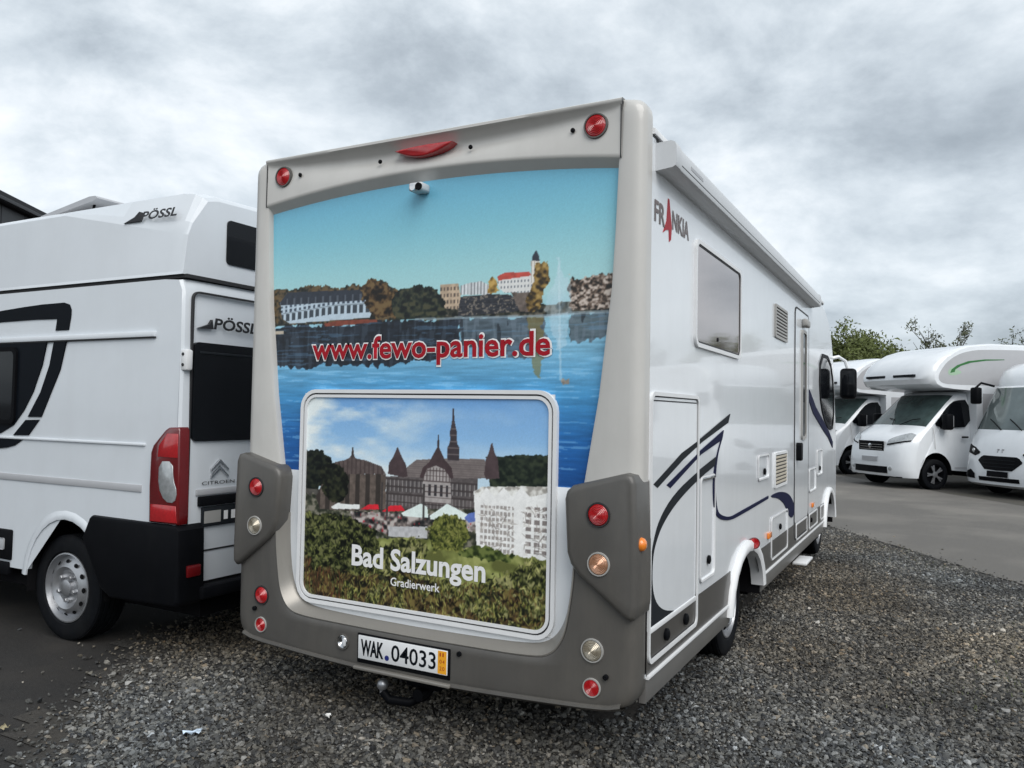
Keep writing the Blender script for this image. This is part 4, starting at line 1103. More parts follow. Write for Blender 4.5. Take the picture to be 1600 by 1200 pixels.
# cab side window (driver side of the tapering nose) and mirror
def nose_x(y): return interp([(5.9, .0), (7.04, 0.0)], y)
yz('cab_window', smooth_poly([(5.78, 2.24), (6.60, 2.26), (6.98, 1.95), (6.98, 1.50), (6.55, 1.48), (6.05, 1.62), (5.72, 1.85)], 1), -.005, .006, GLASSK, MH, 0, 0)
m = MB(); m.ring(smooth_poly([(5.74, 2.28), (6.62, 2.30), (7.02, 1.97), (7.02, 1.46), (6.54, 1.44), (6.01, 1.59), (5.68, 1.85)], 1), smooth_poly([(5.78, 2.24), (6.60, 2.26), (6.98, 1.95), (6.98, 1.50), (6.55, 1.48), (6.05, 1.62), (5.72, 1.85)], 1), 'YZ', 0, .012)
obj('window_frame', m, BLACK, MH, 40)
for s in (1, -1):
    X = (lambda x: x) if s == 1 else (lambda x: 2 * XC - x)
    m = MB(); m.tube([(X(-.06), 7.02, 2.30), (X(.05), 7.10, 2.33), (X(.12), 7.15, 2.28), (X(.155), 7.16, 2.17)], .022, 8); arm = obj('mirror_arm', m, WHITE, MH)
    m = MB(); m.box(min(X(.065), X(.250)), max(X(.065), X(.250)), 7.08, 7.23, 1.82, 2.19, .045, 3); mi = obj('mirror_housing', m, BLACK, MH, 50)
    m = MB(); m.box(min(X(.085), X(.230)), max(X(.085), X(.230)), 7.073, 7.082, 1.86, 2.16, .004); obj('mirror_glass', m, GLASSK, mi)
# wheel arch flares
def flare(cy, a, b, ai, bi, x1):
    m = MB()
    rws = []
    angs = [6, 12, 26, 42, 58, 75, 90, 105, 122, 138, 154, 168, 176]
    for g in angs:
        c, s = math.cos(R_(g)), math.sin(R_(g))
        P = lambda ra, rb, x: (x, cy + ra * c, .355 + rb * s)
        rws.append([P(a, b, -.002), P(a, b, x1 * .55), P(a - .018, b - .018, x1), P(ai + .02, bi + .02, x1), P(ai, bi, x1 * .75), P(ai, bi, -.06)])
    m.grid(rws)
    return obj('wheel_arch_flare', m, TRIM, MH, 50)
flare(2.08, .55, .415, .475, .345, .034)
flare(6.60, .51, .43, .43, .37, .034)
lamp('side_reflector', (.034, 2.17, .742), (.55, -.85, .1), .034, REDL, MH, REDD, .2)
m = MB(); m.lathe([(.030, -.02), (.030, .004), (.026, .016), (.015, .024), (0, .026)], (.010, -.085, 1.040), SX, 18); obj('side_marker', m, AMBER, MH, 60)
for y, z in ((2.86, .705), (5.22, .71)):
    m = MB(); m.box(.0, .018, y - .06, y + .06, z - .022, z + .022, .006); obj('side_marker', m, AMBER, MH)
# roof lights
for y in (1.1, 3.2):
    m = MB(); m.box(-1.45, -.85, y, y + .55, 2.92, 3.0, .03, 3); obj('roof_light', m, TRIM, MH)
# headlamps and grille at the nose
for s in (1, -1):
    m = MB(); m.box(XC + s * .78 - .17, XC + s * .78 + .17, 7.28, 7.50, .80, .98, .05, 3); obj('headlamp', m, CLEARB, MH)
m = MB(); m.box(XC - .45, XC + .45, 7.50, 7.58, .62, .84, .03); obj('grille', m, BLACK, MH)
# ================================================================== cab of a panel van / chassis, local axes: x forward, y left, origin under the front axle
def cab_profile(tail):
    return [(.90, .26, 1, 0, 0, 1), (.93, .30, 1, 0, 0, 1), (.955, .45, 1, 0, 0, 1), (.950, .66, 1, 0, 0, 1), (.915, .92, 1, 0, 0, 1), (.86, 1.08, 1, 0, 0, 1),
            (.74, 1.20, .9, .3, 0, .99), (.50, 1.34, .6, .5, 0, .97), (.28, 1.45, .4, .6, 0, .95), (.05, 1.66, .4, .5, 0, .925), (-.30, 1.98, .4, .4, 0, .89), (-.52, 2.17, .4, .4, 0, .875), (-.70, 2.25, .2, .8, 0, .87)] + tail
CAB_SL = [(0, 0, 0, 0), (.45, .03, .004, 0), (.7, .085, .015, 0), (.85, .16, .03, 0), (.94, .26, .05, 0), (.985, .36, .075, .01), (1.0, .43, .11, .025)]
def build_cab(root, xf, tail, half, arches, material, zb=.40, lights=True, rear_close=True, wheel_style='alloy', wheels=(0.0,), tailname='body'):
    rows = loft_shell(cab_profile(tail), CAB_SL, half, xf)
    n = len(rows)
    body, glass = shell_meshes(rows, (8, 11), (2, n - 3))
    prf = cab_profile(tail)
    b = obj(tailname, body, material, root, 30)
    for si, rw in ((-1, rows[0]), (1, rows[-1])):
        body = MB()
        inv = []
        for (cx, rx, rz) in arches:
            for a in range(10, 171, 10):
                inv.append((cx + rx * math.cos(R_(a)), si * half, zb - .04 + rz * math.sin(R_(a))))
        ring = list(rw) + [xf(*p) for p in reversed(inv)]
        vs = [body.bm.verts.new(p) for p in ring]
        f = body.bm.faces.new(vs)
        bmesh.ops.triangulate(body.bm, faces=[f], ngon_method='EAR_CLIP')
        obj('flank', body, material, root, 20)
    obj('windscreen', glass, GLASST, root, 40)
    for cx, rx, rz in arches:
        for s in (1, -1):
            m = MB()
            m.grid([[xf(cx + rx * 1.0 * math.cos(R_(a)), s * yy, zb - .04 + rz * math.sin(R_(a))) for a in range(-8, 189, 12)] for yy in (half - .003, half - .36)])
            m.poly([xf(cx + rx * math.cos(R_(a)), s * (half - .36), zb - .04 + rz * math.sin(R_(a))) for a in range(-8, 189, 12)])
            obj('wheel_well', m, DARK, root, 40)
    return b, rows

def side_prism(root, name, pts, xf, y0, y1, material, parent=None, bev=0, smooth=35):
    """outline in local (x, z) standing on a flank"""
    m = MB()
    m.prism(pts, 'XZ', y0, y1, bev)
    for v in m.bm.verts: v.co = Vector(xf(v.co.x, v.co.y, v.co.z))
    return obj(name, m, material, parent or root, smooth)
def loc_box(root, name, x0, x1, y0, y1, z0, z1, xf, material, bev=0.0, parent=None, seg=2, smooth=40):
    m = MB(); m.box(x0, x1, y0, y1, z0, z1, bev, seg)
    for v in m.bm.verts: v.co = Vector(xf(v.co.x, v.co.y, v.co.z))
    return obj(name, m, material, parent or root, smooth)

def cab_front(root, xf, half, plate=True, emblem=True):
    """lights, grille, door glass, mirrors of the van cab"""
    def on(x0, y, z): return xf(x0, y, z)
    # grille and bumper intake follow the bow of the nose
    def bow(y):
        return interp([(0, 0), (.45, .03), (.7, .085), (.85, .16), (.94, .26), (1.0, .43)], abs(y) / half)
    def band(name, y0, y1, z0, z1, x_of_z, material, prn=0.008, top=None, parent=None):
        rws = []
        for k in range(15):
            y = y0 + (y1 - y0) * k / 14
            zz0, zz1 = z0(y) if callable(z0) else z0, z1(y) if callable(z1) else z1
            rws.append([on(x_of_z(zz0) - bow(y) + d, y, zz) for d, zz in ((-.02, zz0), (prn, zz0 + .004), (prn, (zz0 + zz1) / 2), (prn, zz1 - .004), (-.02, zz1))])
        m = MB(); m.grid(rws); return obj(name, m, material, parent or root, 40)
    xz = lambda z: interp([(.30, .90), (.45, .955), (.66, .95), (.92, .915), (1.08, .86), (1.2, .74)], z)
    gr = band('grille', -.43, .43, .82, 1.07, lambda z: .905, BLACK, .02)
    for k in range(3):
        band('grille_bar', -.38, .38, .87 + k * .055, .885 + k * .055, lambda z: .905, LOUVRE, .026, parent=gr)
    if emblem:
        m = MB(); m.lathe([(.055, 0), (.055, .02), (.03, .03), (0, .03)], on(.915, 0, .955), Vector(on(1, 0, 0)) - Vector(on(0, 0, 0)), 16); obj('emblem', m, CHROME, gr)
    band('bumper_intake', -.55, .55, .34, .50, lambda z: .945, BLACK, .012)
    band('bumper_lip', -.86, .86, .255, .315, lambda z: .90, BLACK, .016)
    if plate:
        band('number_plate', -.26, .26, .60, .71, lambda z: .955, LGREY, .012)
    for s in (1, -1):
        # headlamp: long wedge wrapping the corner
        rws = []
        for k in range(13):
            f = k / 12; y = s * (.50 + .46 * f)
            zl = .985 + .10 * f; zh = 1.11 + .20 * f ** .7 * (1 - .35 * max(0, f - .8) / .2)
            zl = min(zl, zh - .01)
            rws.append([on(interp([(1.0, .90), (1.1, .855), (1.2, .76), (1.3, .66)], zz) - bow(y) + .012 - .0 * f, y, zz) for zz in (zl, zl * .66 + zh * .34, zl * .34 + zh * .66, zh)])
        m = MB(); m.grid(rws); hl = obj('headlight', m, CLEARB, root, 50)
        rw2 = [[Vector(on(interp([(1.0, .90), (1.1, .855), (1.2, .76), (1.3, .66)], zz) - bow(y) + .016, y, zz)) for zz in (zl, zl + .03)] for y, zl in [(s * (.50 + .46 * k / 12), .985 + .10 * k / 12) for k in range(13)]]
        m = MB(); m.grid(rw2); obj('lamp_surround', m, BLACK, hl, 50)
        m = MB(); m.lathe([(.05, 0), (.05, .02), (.02, .03), (0, .03)], on(.945 - bow(.62), s * .62, .46), Vector(on(1, 0, 0)) - Vector(on(0, 0, 0)), 14); obj('fog_light', m, CLEARB, root)
        # door window
        g = smooth_poly([(.02, 1.46), (-.14, 1.62), (-.44, 1.93), (-.62, 2.04), (-.98, 2.06), (-1.0, 1.44), (-.3, 1.40)], 1)
        m = MB()
        def skin(x, z): return s * (half * interp([(1.2, .99), (1.34, .97), (1.45, .95), (1.66, .925), (1.98, .89), (2.2, .875)], z) + .004)
        tri = [on(x, skin(x, z) + s * .010, z) for x, z in g]
        m.poly(tri); tr2 = [on(x, skin(x, z) - s * .02, z) for x, z in g]
        m.grid([tri, tr2], True)
        obj('door_window', m, GLASSK, root, 0)
        m = MB(); m.box(-.30, -.10, min(s * (half + .03), s * (half + .22)), max(s * (half + .03), s * (half + .22)), 1.36, 1.72, .05, 3)
        m.box(-.24, -.16, min(s * (half - .12), s * (half + .06)), max(s * (half - .12), s * (half + .06)), 1.38, 1.46, .02)
        for v in m.bm.verts: v.co = Vector(on(*v.co))
        mo = obj('door_mirror', m, BLACK, root, 50)
        m = MB(); m.box(-.306, -.299, min(s * (half + .06), s * (half + .19)), max(s * (half + .06), s * (half + .19)), 1.42, 1.68, .01)
        for v in m.bm.verts: v.co = Vector(on(*v.co))
        obj('mirror_glass', m, LGREY, mo, 40)
        # door joints on the flank
        for (xa, za), (xb, zb_) in (((.02, .92), (.06, 1.40)), ((-.99, .50), (-1.0, 1.42)), ((-.50, .50), (-.99, .50))):
            ya, yb = (s * (half + .004),) * 2
            if zb_ > 1.3: yb = s * (half * .965 + .006)
            m = MB(); m.tube([on(xa, ya, za), on((xa + xb) / 2, ya if zb_ > 1.3 else ya, (za + zb_) / 2), on(xb, yb, zb_)], .005, 5); obj('door_joint', m, LOUVRE, root)
        m = MB(); m.box(-.86, -.70, min(s * (half - .01), s * (half + .03)), max(s * (half - .01), s * (half + .03)), 1.18, 1.22, .008)
        for v in m.bm.verts: v.co = Vector(on(*v.co))
        obj('door_handle', m, BLACK, root)
        # wipers
        m = MB(); m.tube([on(.30, s * .12 + .1, 1.455), on(.17, s * .30 + .2, 1.58), on(.14, s * .5 + .2, 1.60)], .010, 6); obj('wiper', m, BLACK, root)

# ================================================================== THE CAMPERVAN beside it, nose towards -X
FA = -8.04                                        # front axle in world X
VAN = thing('campervan', 'white high roof campervan with black window graphic and black rear bumper', 'campervan', (-5.9, 1.02, 0), world=True)
def vxf(x, y, z): return (FA - x, 1.02 - y, z)
tail = [(-.95, 2.33, 0, .5, 0, .95), (-1.3, 2.375, 0, .12, 0, .985), (-3.0, 2.388, 0, .12, 0, .985), (-4.9, 2.388, 0, .12, 0, .985), (-5.06, 2.375, 0, .1, 1, .985), (-5.09, 2.30, 0, 0, 1, .985), (-5.10, 2.0, 0, 0, 1, .99), (-5.11, 1.45, 0, 0, 1, 1), (-5.115, 1.0, 0, 0, 1, 1), (-5.11, .50, 0, 0, 1, 1), (-5.08, .40, 0, 0, 1, 1)]
build_cab(VAN, vxf, tail, 1.02, [(0, .42, .46), (-4.03, .415, .46)], WHITE2)
cab_front(VAN, vxf, 1.02)
m = MB(); m.box(-12 + 4.2, -3.0, .25, 1.8, .26, .50); m.box(-7.5, -4.55, .10, 1.95, .30, .44); obj('underbody', m, DARK, VAN, 0)
for X in (-4.065, FA):
    wheel(VAN, (X, .055, .352), (0, -1, 0), .352, .225, 'steel')
    wheel(VAN, (X, 1.985, .352), (0, 1, 0), .352, .225, 'steel')
# raised roof
rws = []
for X in [-9.0 + .0, -8.6, -8.0, -7.2, -6.0, -5.0, -4.2, -3.6, -3.10, -3.02, -2.985, -2.972]:
    t = max(0.0, (X + 4.2) / 1.2)                     # crease drops towards the back
    zc = 2.885 - .235 * min(t, 1)
    nose = interp([(-9.0, .04), (-8.6, .30), (-8.0, .80), (-7.2, 1.0)], X)
    top = 2.955
    back = interp([(-3.10, 0), (-3.02, .05), (-2.985, .14), (-2.972, .24)], X)
    zt = 2.40 + (top - 2.40 - back * .2) * nose
    zcc = min(2.40 + (zc - 2.40) * nose, zt - .012)
    zs = [(.012, 2.400), (.018, 2.42), (.034 + back * .05, zcc), (.052 + back * .1, zcc + (zt - zcc) * .30), (.115 + back * .3, zt - .02 * nose), (.20 + back * .3, zt), (.6, zt + .01 * nose), (1.02, zt + .016 * nose)]
    rws.append([(X, y, z) for y, z in zs] + [(X, 2.04 - y, z) for y, z in zs[::-1][1:]])
m = MB(); m.grid(rws)
# rear wall of the raised roof leans in
last = rws[-1]
m.poly(last)
ro = obj('raised_roof', m, WHITE2, VAN, 11)
m = MB(); m.box(-8.9, -2.955, .030, 2.010, 2.380, 2.402); obj('roof_joint', m, GAP, VAN, 0)
m = MB(); m.box(-5.05, -4.28, .30, 1.00, 2.93, 2.995, .02); rl = obj('roof_light', m, TRIM, VAN)
m = MB(); m.prism([(-5.02, 2.998), (-4.98, 3.030), (-4.40, 3.118), (-4.33, 3.116), (-4.31, 3.098), (-4.36, 3.080), (-4.98, 2.998)], 'XZ', .34, .96); obj('lifted_cover', m, LGREY, rl)
m = MB(); m.tube([(-4.45, .40, 2.99), (-4.42, .40, 3.085)], .010, 6); obj('stay', m, BLACK, rl)
# dark pane in the raised roof's back wall
def xz_back(name, pts, x0, x1, material, parent, bev=0.0, smooth=35):
    m = MB(); m.prism(pts, 'YZ', x0, x1, bev); return obj(name, m, material, parent, smooth)
xz_back('roof_window', rrect(.345, 1.695, 2.515, 2.805, .03), -2.99, -2.963, GLASSK, VAN, 0, 0)
# rear doors
for y0, y1 in ((.060, 1.005), (1.035, 1.98)):
    m = MB(); m.ring(rrect(y0, y1, .685, 2.300, .05), rrect(y0 + .010, y1 - .010, .695, 2.290, .042), 'YZ', -2.945, -2.9235); d = obj('rear_door', m, GAP, VAN, 0)
    xz_back('door_window', rrect(y0 + .012, y1 - .03 if y0 < .5 else y1 - .02, 1.372, 1.985, .035), -2.94, -2.914, GLASSK, d, 0, 0)
    m = MB(); m.box(-2.93, -2.908, y0 + .05, y1 - .06, 1.915, 1.930, .003); obj('blind_edge', m, GREYD, d)
    for z in (1.87,):
        yy = .035 if y0 < .5 else 2.005
        m = MB(); m.box(-2.965, -2.902, yy - .028, yy + .020, z - .065, z + .065, .014); h = obj('hinge', m, TRIM, d)
        for q in (-.03, .035):
            m = MB(); m.lathe([(.010, 0), (.010, .005), (0, .006)], (-2.937, yy - .027, z + q), (0, -1, 0), 8); obj('bolt', m, GAP, h)
# door pressing under the window, plate recess and plate
m = MB(); m.box(-2.928, -2.915, .12, .94, 1.035, 1.075, .006); obj('pressing', m, LGREY, VAN)
m = MB(); m.box(-2.928, -2.900, .135, .95, .968, 1.030, .008); obj('light_bar', m, BLACK, VAN)
m = MB(); m.box(-2.926, -2.910, .165, .72, .838, .962, .005); pv = obj('number_plate', m, GREYD, VAN)
for k, (y, hh) in enumerate(((.335, .055), (.395, .055), (.455, .055), (.54, .055))):
    m = MB(); m.box(-2.911, -2.9085, y, y + .032, .872, .872 + hh); obj('characters', m, WHITET, pv, 0)
m = MB(); m.box(-2.911, -2.909, (.18), .31, .860, .935); obj('plate_print', m, LOUVRE, pv, 0)
# double chevron and lettering
for z in (1.222, 1.180):
    m = MB(); m.prism([(.230, z - .026), (.300, z + .034), (.370, z - .026), (.370, z - .044), (.300, z + .012), (.230, z - .044)], 'YZ', -2.94, -2.912, .004); obj('emblem', m, CHROME, VAN)
text_obj('lettering', 'CITROEN', LETTER, VAN, (-2.9210, .165, 1.098), (0, 1, 0), (0, 0, 1), .26, .022)
xz_back('logo_wedge', [(.10, 2.072), (.185, 2.105), (.205, 2.135), (.215, 2.076)], -2.94, -2.9170, LETTER, VAN)
text_obj('lettering', 'PÖSSL', LETTER, VAN, (-2.9168, .215, 2.075), (0, 1, 0), (0, 0, 1), .365, .088, bold=.03, shear=.12)
# wedge and lettering on the raised roof flank
def flank(name, pts, material, parent, y0=.02, y1=-.0022, bev=0.0):
    m = MB(); m.prism(pts, 'XZ', y0, y1, bev); return obj(name, m, material, parent)
m = MB(); m.prism([(-3.565, 2.768), (-3.46, 2.800), (-3.415, 2.832), (-3.405, 2.772)], 'XZ', .06, .0265); lw = obj('logo_wedge', m, LETTER, VAN)
text_obj('lettering', 'PÖSSL', LETTER, VAN, (-3.392, .0225, 2.770), (1, 0, 0), (0, .22, 1), .335, .075, bold=.03, shear=.12)
# black graphic and window on the flank
tp = smooth_poly([(-6.4, 2.14), (-4.866, 2.252), (-4.594, 2.267), (-4.368, 2.276), (-4.13, 2.277), (-4.075, 2.262), (-4.052, 2.225), (-4.052, 2.18), (-4.070, 2.088), (-4.214, 2.088), (-4.200, 2.168), (-4.448, 2.172), (-4.86, 2.170), (-6.4, 2.06)], 0)
flank('graphic', tp, BLACKV, VAN, .06, .0065)
flank('graphic', VA['low'], BLACKV, VAN, .04, -.0005)
flank('graphic', VA['low2'], BLACKV, VAN, .04, -.0015)
flank('graphic', [(-6.2, 1.34)] + VA['foot'] + [(-6.2, 1.27)], BLACKV, VAN, .04, -.0022)
flank('graphic', [(-6.3, 2.02)] + VA['inner'] + [(-6.3, 1.40)], BLACKV, VAN, .04, -.0012)
m = MB(); m.ring(rrect(-5.75, -4.62, 1.44, 1.985, .05), rrect(-5.72, -4.65, 1.47, 1.955, .04), 'XZ', .02, -.018); sw = obj('side_window', m, BLACK, VAN, 40)
flank('pane', rrect(-5.72, -4.65, 1.47, 1.955, .04), GLASSK, sw, .02, -.012)
# pressed rails along the flank
for z0, z1, y, xa, xb, mt in ((2.018, 2.052, -.010, -7.0, -3.19, WHITE2), (1.335, 1.352, -.006, -7.0, -3.25, WHITE2), (1.046, 1.092, -.004, -7.0, -3.27, LGREY)):
    m = MB(); m.box(xa, xb, y, .03, z0, z1, .004); obj('pressed_rail', m, mt, VAN)
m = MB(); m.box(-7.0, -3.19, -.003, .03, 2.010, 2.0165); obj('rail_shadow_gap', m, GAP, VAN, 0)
# tail lights wrap the corner
for s in (0, 1):
    Y = (lambda y: y) if s == 0 else (lambda y: 2.04 - y)
    m = MB()
    m.prism([(-3.168, .872), (-3.176, 1.09), (-3.170, 1.300), (-3.150, 1.345), (-3.045, 1.440), (-3.01, 1.458), (-2.93, 1.460), (-2.918, 1.44), (-2.905, .90), (-2.915, .872)], 'XZ', .055, -.020, .012, 2)
    for v in m.bm.verts: v.co.y = Y(v.co.y)
    tl = obj('tail_light', m, REDD, VAN, 50)
    for pts, mt, d in (([(-3.150, .880), (-3.150, .985), (-2.925, .985), (-2.915, .885)], REDL, -.0235), (smooth_poly([(-3.084, 1.250), (-2.965, 1.252), (-2.955, 1.142), (-2.918, 1.075), (-2.935, 1.002), (-3.022, 1.005), (-3.086, 1.093)], 1), CLEARB, -.0245), ([(-3.10, 1.275), (-3.09, 1.345), (-3.02, 1.42), (-2.925, 1.42), (-2.925, 1.275)], REDL, -.0238)):
        m = MB(); m.prism(pts, 'XZ', -.015, d, .002)
        for v in m.bm.verts: v.co.y = Y(v.co.y)
        obj('lens', m, mt, tl, 50)
# black bumper: corner blocks, step and dark recess
for s in (0, 1):
    Y = (lambda y: y) if s == 0 else (lambda y: 2.04 - y)
    m = MB(); m.prism([(-3.80, .72), (-3.73, .855), (-3.71, .872), (-3.18, .868), (-2.92, .868), (-2.885, .84), (-2.872, .42), (-2.90, .385), (-3.50, .368), (-3.60, .42)], 'XZ', .16, -.030, .018, 2)
    for v in m.bm.verts: v.co.y = Y(v.co.y)
    cb = obj('bumper_corner', m, BLACK, VAN, 45)
    m = MB(); m.box(-2.90, -2.864, min(Y(.03), Y(.13)), max(Y(.03), Y(.13)), .555, .625, .006); obj('reflector', m, REDD, cb)
m = MB(); m.box(-2.99, -2.845, .13, 1.91, .405, .485, .015); obj('bumper_step', m, BLACK, VAN)
m = MB(); m.box(-2.99, -2.93, .13, 1.91, .48, .70, .01); obj('bumper_recess', m, DARK, VAN)
# wheel arch rolled edge and flank box
m = MB()
rws = []
for g in range(6, 155, 12):
    c, s = math.cos(R_(g)), math.sin(R_(g))
    rws.append([(-4.01 - .415 * c, y, .36 + .46 * s) if rr == 0 else (-4.01 - (.415 + rr) * c, y, .36 + (.46 + rr) * s) for rr, y in ((0, .03), (0, -.008), (.02, -.012), (.05, -.004), (.075, .01))])
m.grid(rws); obj('arch_lip', m, WHITE2, VAN, 50)
m = MB(); m.box(-4.86, -4.60, -.020, .02, .49, .70, .012); fb = obj('socket_flap', m, BLACK, VAN)
m = MB(); m.box(-4.80, -4.66, -.024, -.018, .56, .64, .01); obj('cover', m, LGREY, fb)
m = MB(); m.box(-4.86, -4.62, -.018, .02, .385, .475, .012); obj('side_step_end', m, BLACK, VAN)
# ================================================================== motorhomes parked across the lane (local axes: x forward, y left)
ID = lambda x, y, z: (x, y, z)
HEAD = math.atan2(-math.cos(R_(48)), -math.sin(R_(48)))
def alcove_home(label, wheel_xy, top=3.37, swoosh=True, body_len=5.4):
    h = Vector((math.cos(HEAD), math.sin(HEAD), 0)); l = Vector((-h.y, h.x, 0))
    c = Vector((*wheel_xy, 0)) - l * 1.0
    root = thing('alcove_motorhome', label, 'motorhome', c, HEAD, 'motorhomes parked across the lane')
    t = [(-.95, 2.27, 0, 1, 0, .87), (-1.02, 1.8, 0, 0, 0, .9), (-1.02, .40, 0, 0, 0, 1)]
    build_cab(root, ID, t, 1.02, [(0, .43, .48)], WHITE)
    cab_front(root, ID, 1.02)
    # living cell with the bed over the cab
    side = [(-.98, .45), (-.98, 2.26), (-.10, 2.29), (.20, 2.32), (.36, 2.39), (.43, 2.50), (.42, 2.62), (.32, 2.80), (.10, 3.00), (-.25, 3.18), (-.75, 3.30), (-1.4, top), (-body_len, top), (-body_len - .04, top - .06), (-body_len - .06, .45)]
    prof = [(x, z, (1 if x > -.6 and z > 2.2 else 0), (1 if z > 3.25 else 0), 0, 1) for x, z in side]
    sl = [(0, 0, 0, 0), (.5, .015, 0, 0), (.78, .06, .004, 0), (.92, .13, .012, 0), (.975, .20, .025, 0), (1.0, .28, .05, 0)]
    rows = loft_shell(prof, sl, 1.15)
    body, _ = shell_meshes(rows)
    cell = obj('living_cell', body, WHITE, root, 30)
    for rw in (rows[0], rows[-1]):
        body = MB()
        arch = [(-4.0 + .45 * math.cos(R_(a)), rw[0][1], .42 + .36 * math.sin(R_(a))) for a in range(170, 9, -10)]
        ring = list(rw)[::-1]
        # flank polygon: rear bottom ... front bottom, then arch back to the rear
        vs = [body.bm.verts.new(p) for p in ring] 
        vs += [body.bm.verts.new(p) for p in arch[::-1]]
        f = body.bm.faces.new(vs)
        bmesh.ops.triangulate(body.bm, faces=[f], ngon_method='EAR_CLIP')
        obj('cell_wall', body, WHITE, cell, 0)
    # silver flank panel inside a white border, over the cab and along the roof
    for s in (1, -1):
        pn = smooth_poly([(-body_len + .1, 2.40), (-.30, 2.38), (-.02, 2.42), (.06, 2.53), (.0, 2.69), (-.22, 2.94), (-.62, 3.14), (-1.3, 3.23), (-body_len + .1, 3.23)], 2)
        m = MB(); m.prism(pn, 'XZ', s * 1.14, s * 1.153); obj('silver_panel', m, GREYV, cell)
        lo = [(-body_len + .1, .75), (-1.15, .75), (-1.15, 2.20), (-body_len + .1, 2.20)]
        m = MB(); m.prism(lo, 'XZ', s * 1.14, s * 1.1525); obj('silver_panel', m, GREYV, cell)
        m = MB(); m.prism(rrect(-3.0, -1.9, 1.35, 2.0, .08), 'XZ', s * 1.15, s * 1.17, .006); wn = obj('window', m, GLASSK, cell)
        if swoosh:
            up = [(-1.75, 3.00), (-1.2, 2.985), (-.75, 2.93), (-.45, 2.83), (-.30, 2.73)]
            dn = [(-.26, 2.65), (-.38, 2.67), (-.40, 2.73), (-.55, 2.815), (-.82, 2.895), (-1.25, 2.955), (-1.75, 2.985)]
            m = MB(); m.prism(up + dn, 'XZ', s * 1.15, s * 1.1565); sw_ = obj('swoosh', m, GREEN, cell)
            m = MB(); m.prism(smooth_poly([(-.34, 2.79), (-.20, 2.71), (-.22, 2.59), (-.42, 2.60), (-.60, 2.67), (-.45, 2.73)], 1), 'XZ', s * 1.15, s * 1.1552); obj('swoosh_halo', m, GREENL, cell)
    for y0, y1 in ((-.78, -.12), (.16, .82)):
        m = MB(); m.box(.36, .438, y0, y1, 2.555, 2.612, .008); obj('alcove_slot', m, GREYD, cell)
    m = MB(); m.box(-body_len, -.9, -.95, .95, .30, .5); obj('underbody', m, DARK, root, 0)
    for x in (0, -4.0):
        for s in (1, -1):
            wheel(root, (x, s * 1.0, .345), (0, s, 0), .345, .22, 'alloy')
    return root

alcove_home('white alcove motorhome with a green swoosh on its overcab flank', (1.07, 17.15))
alcove_home('white alcove motorhome with plain silver overcab flank and no swoosh', (-1.0, 21.07), 3.30, False)

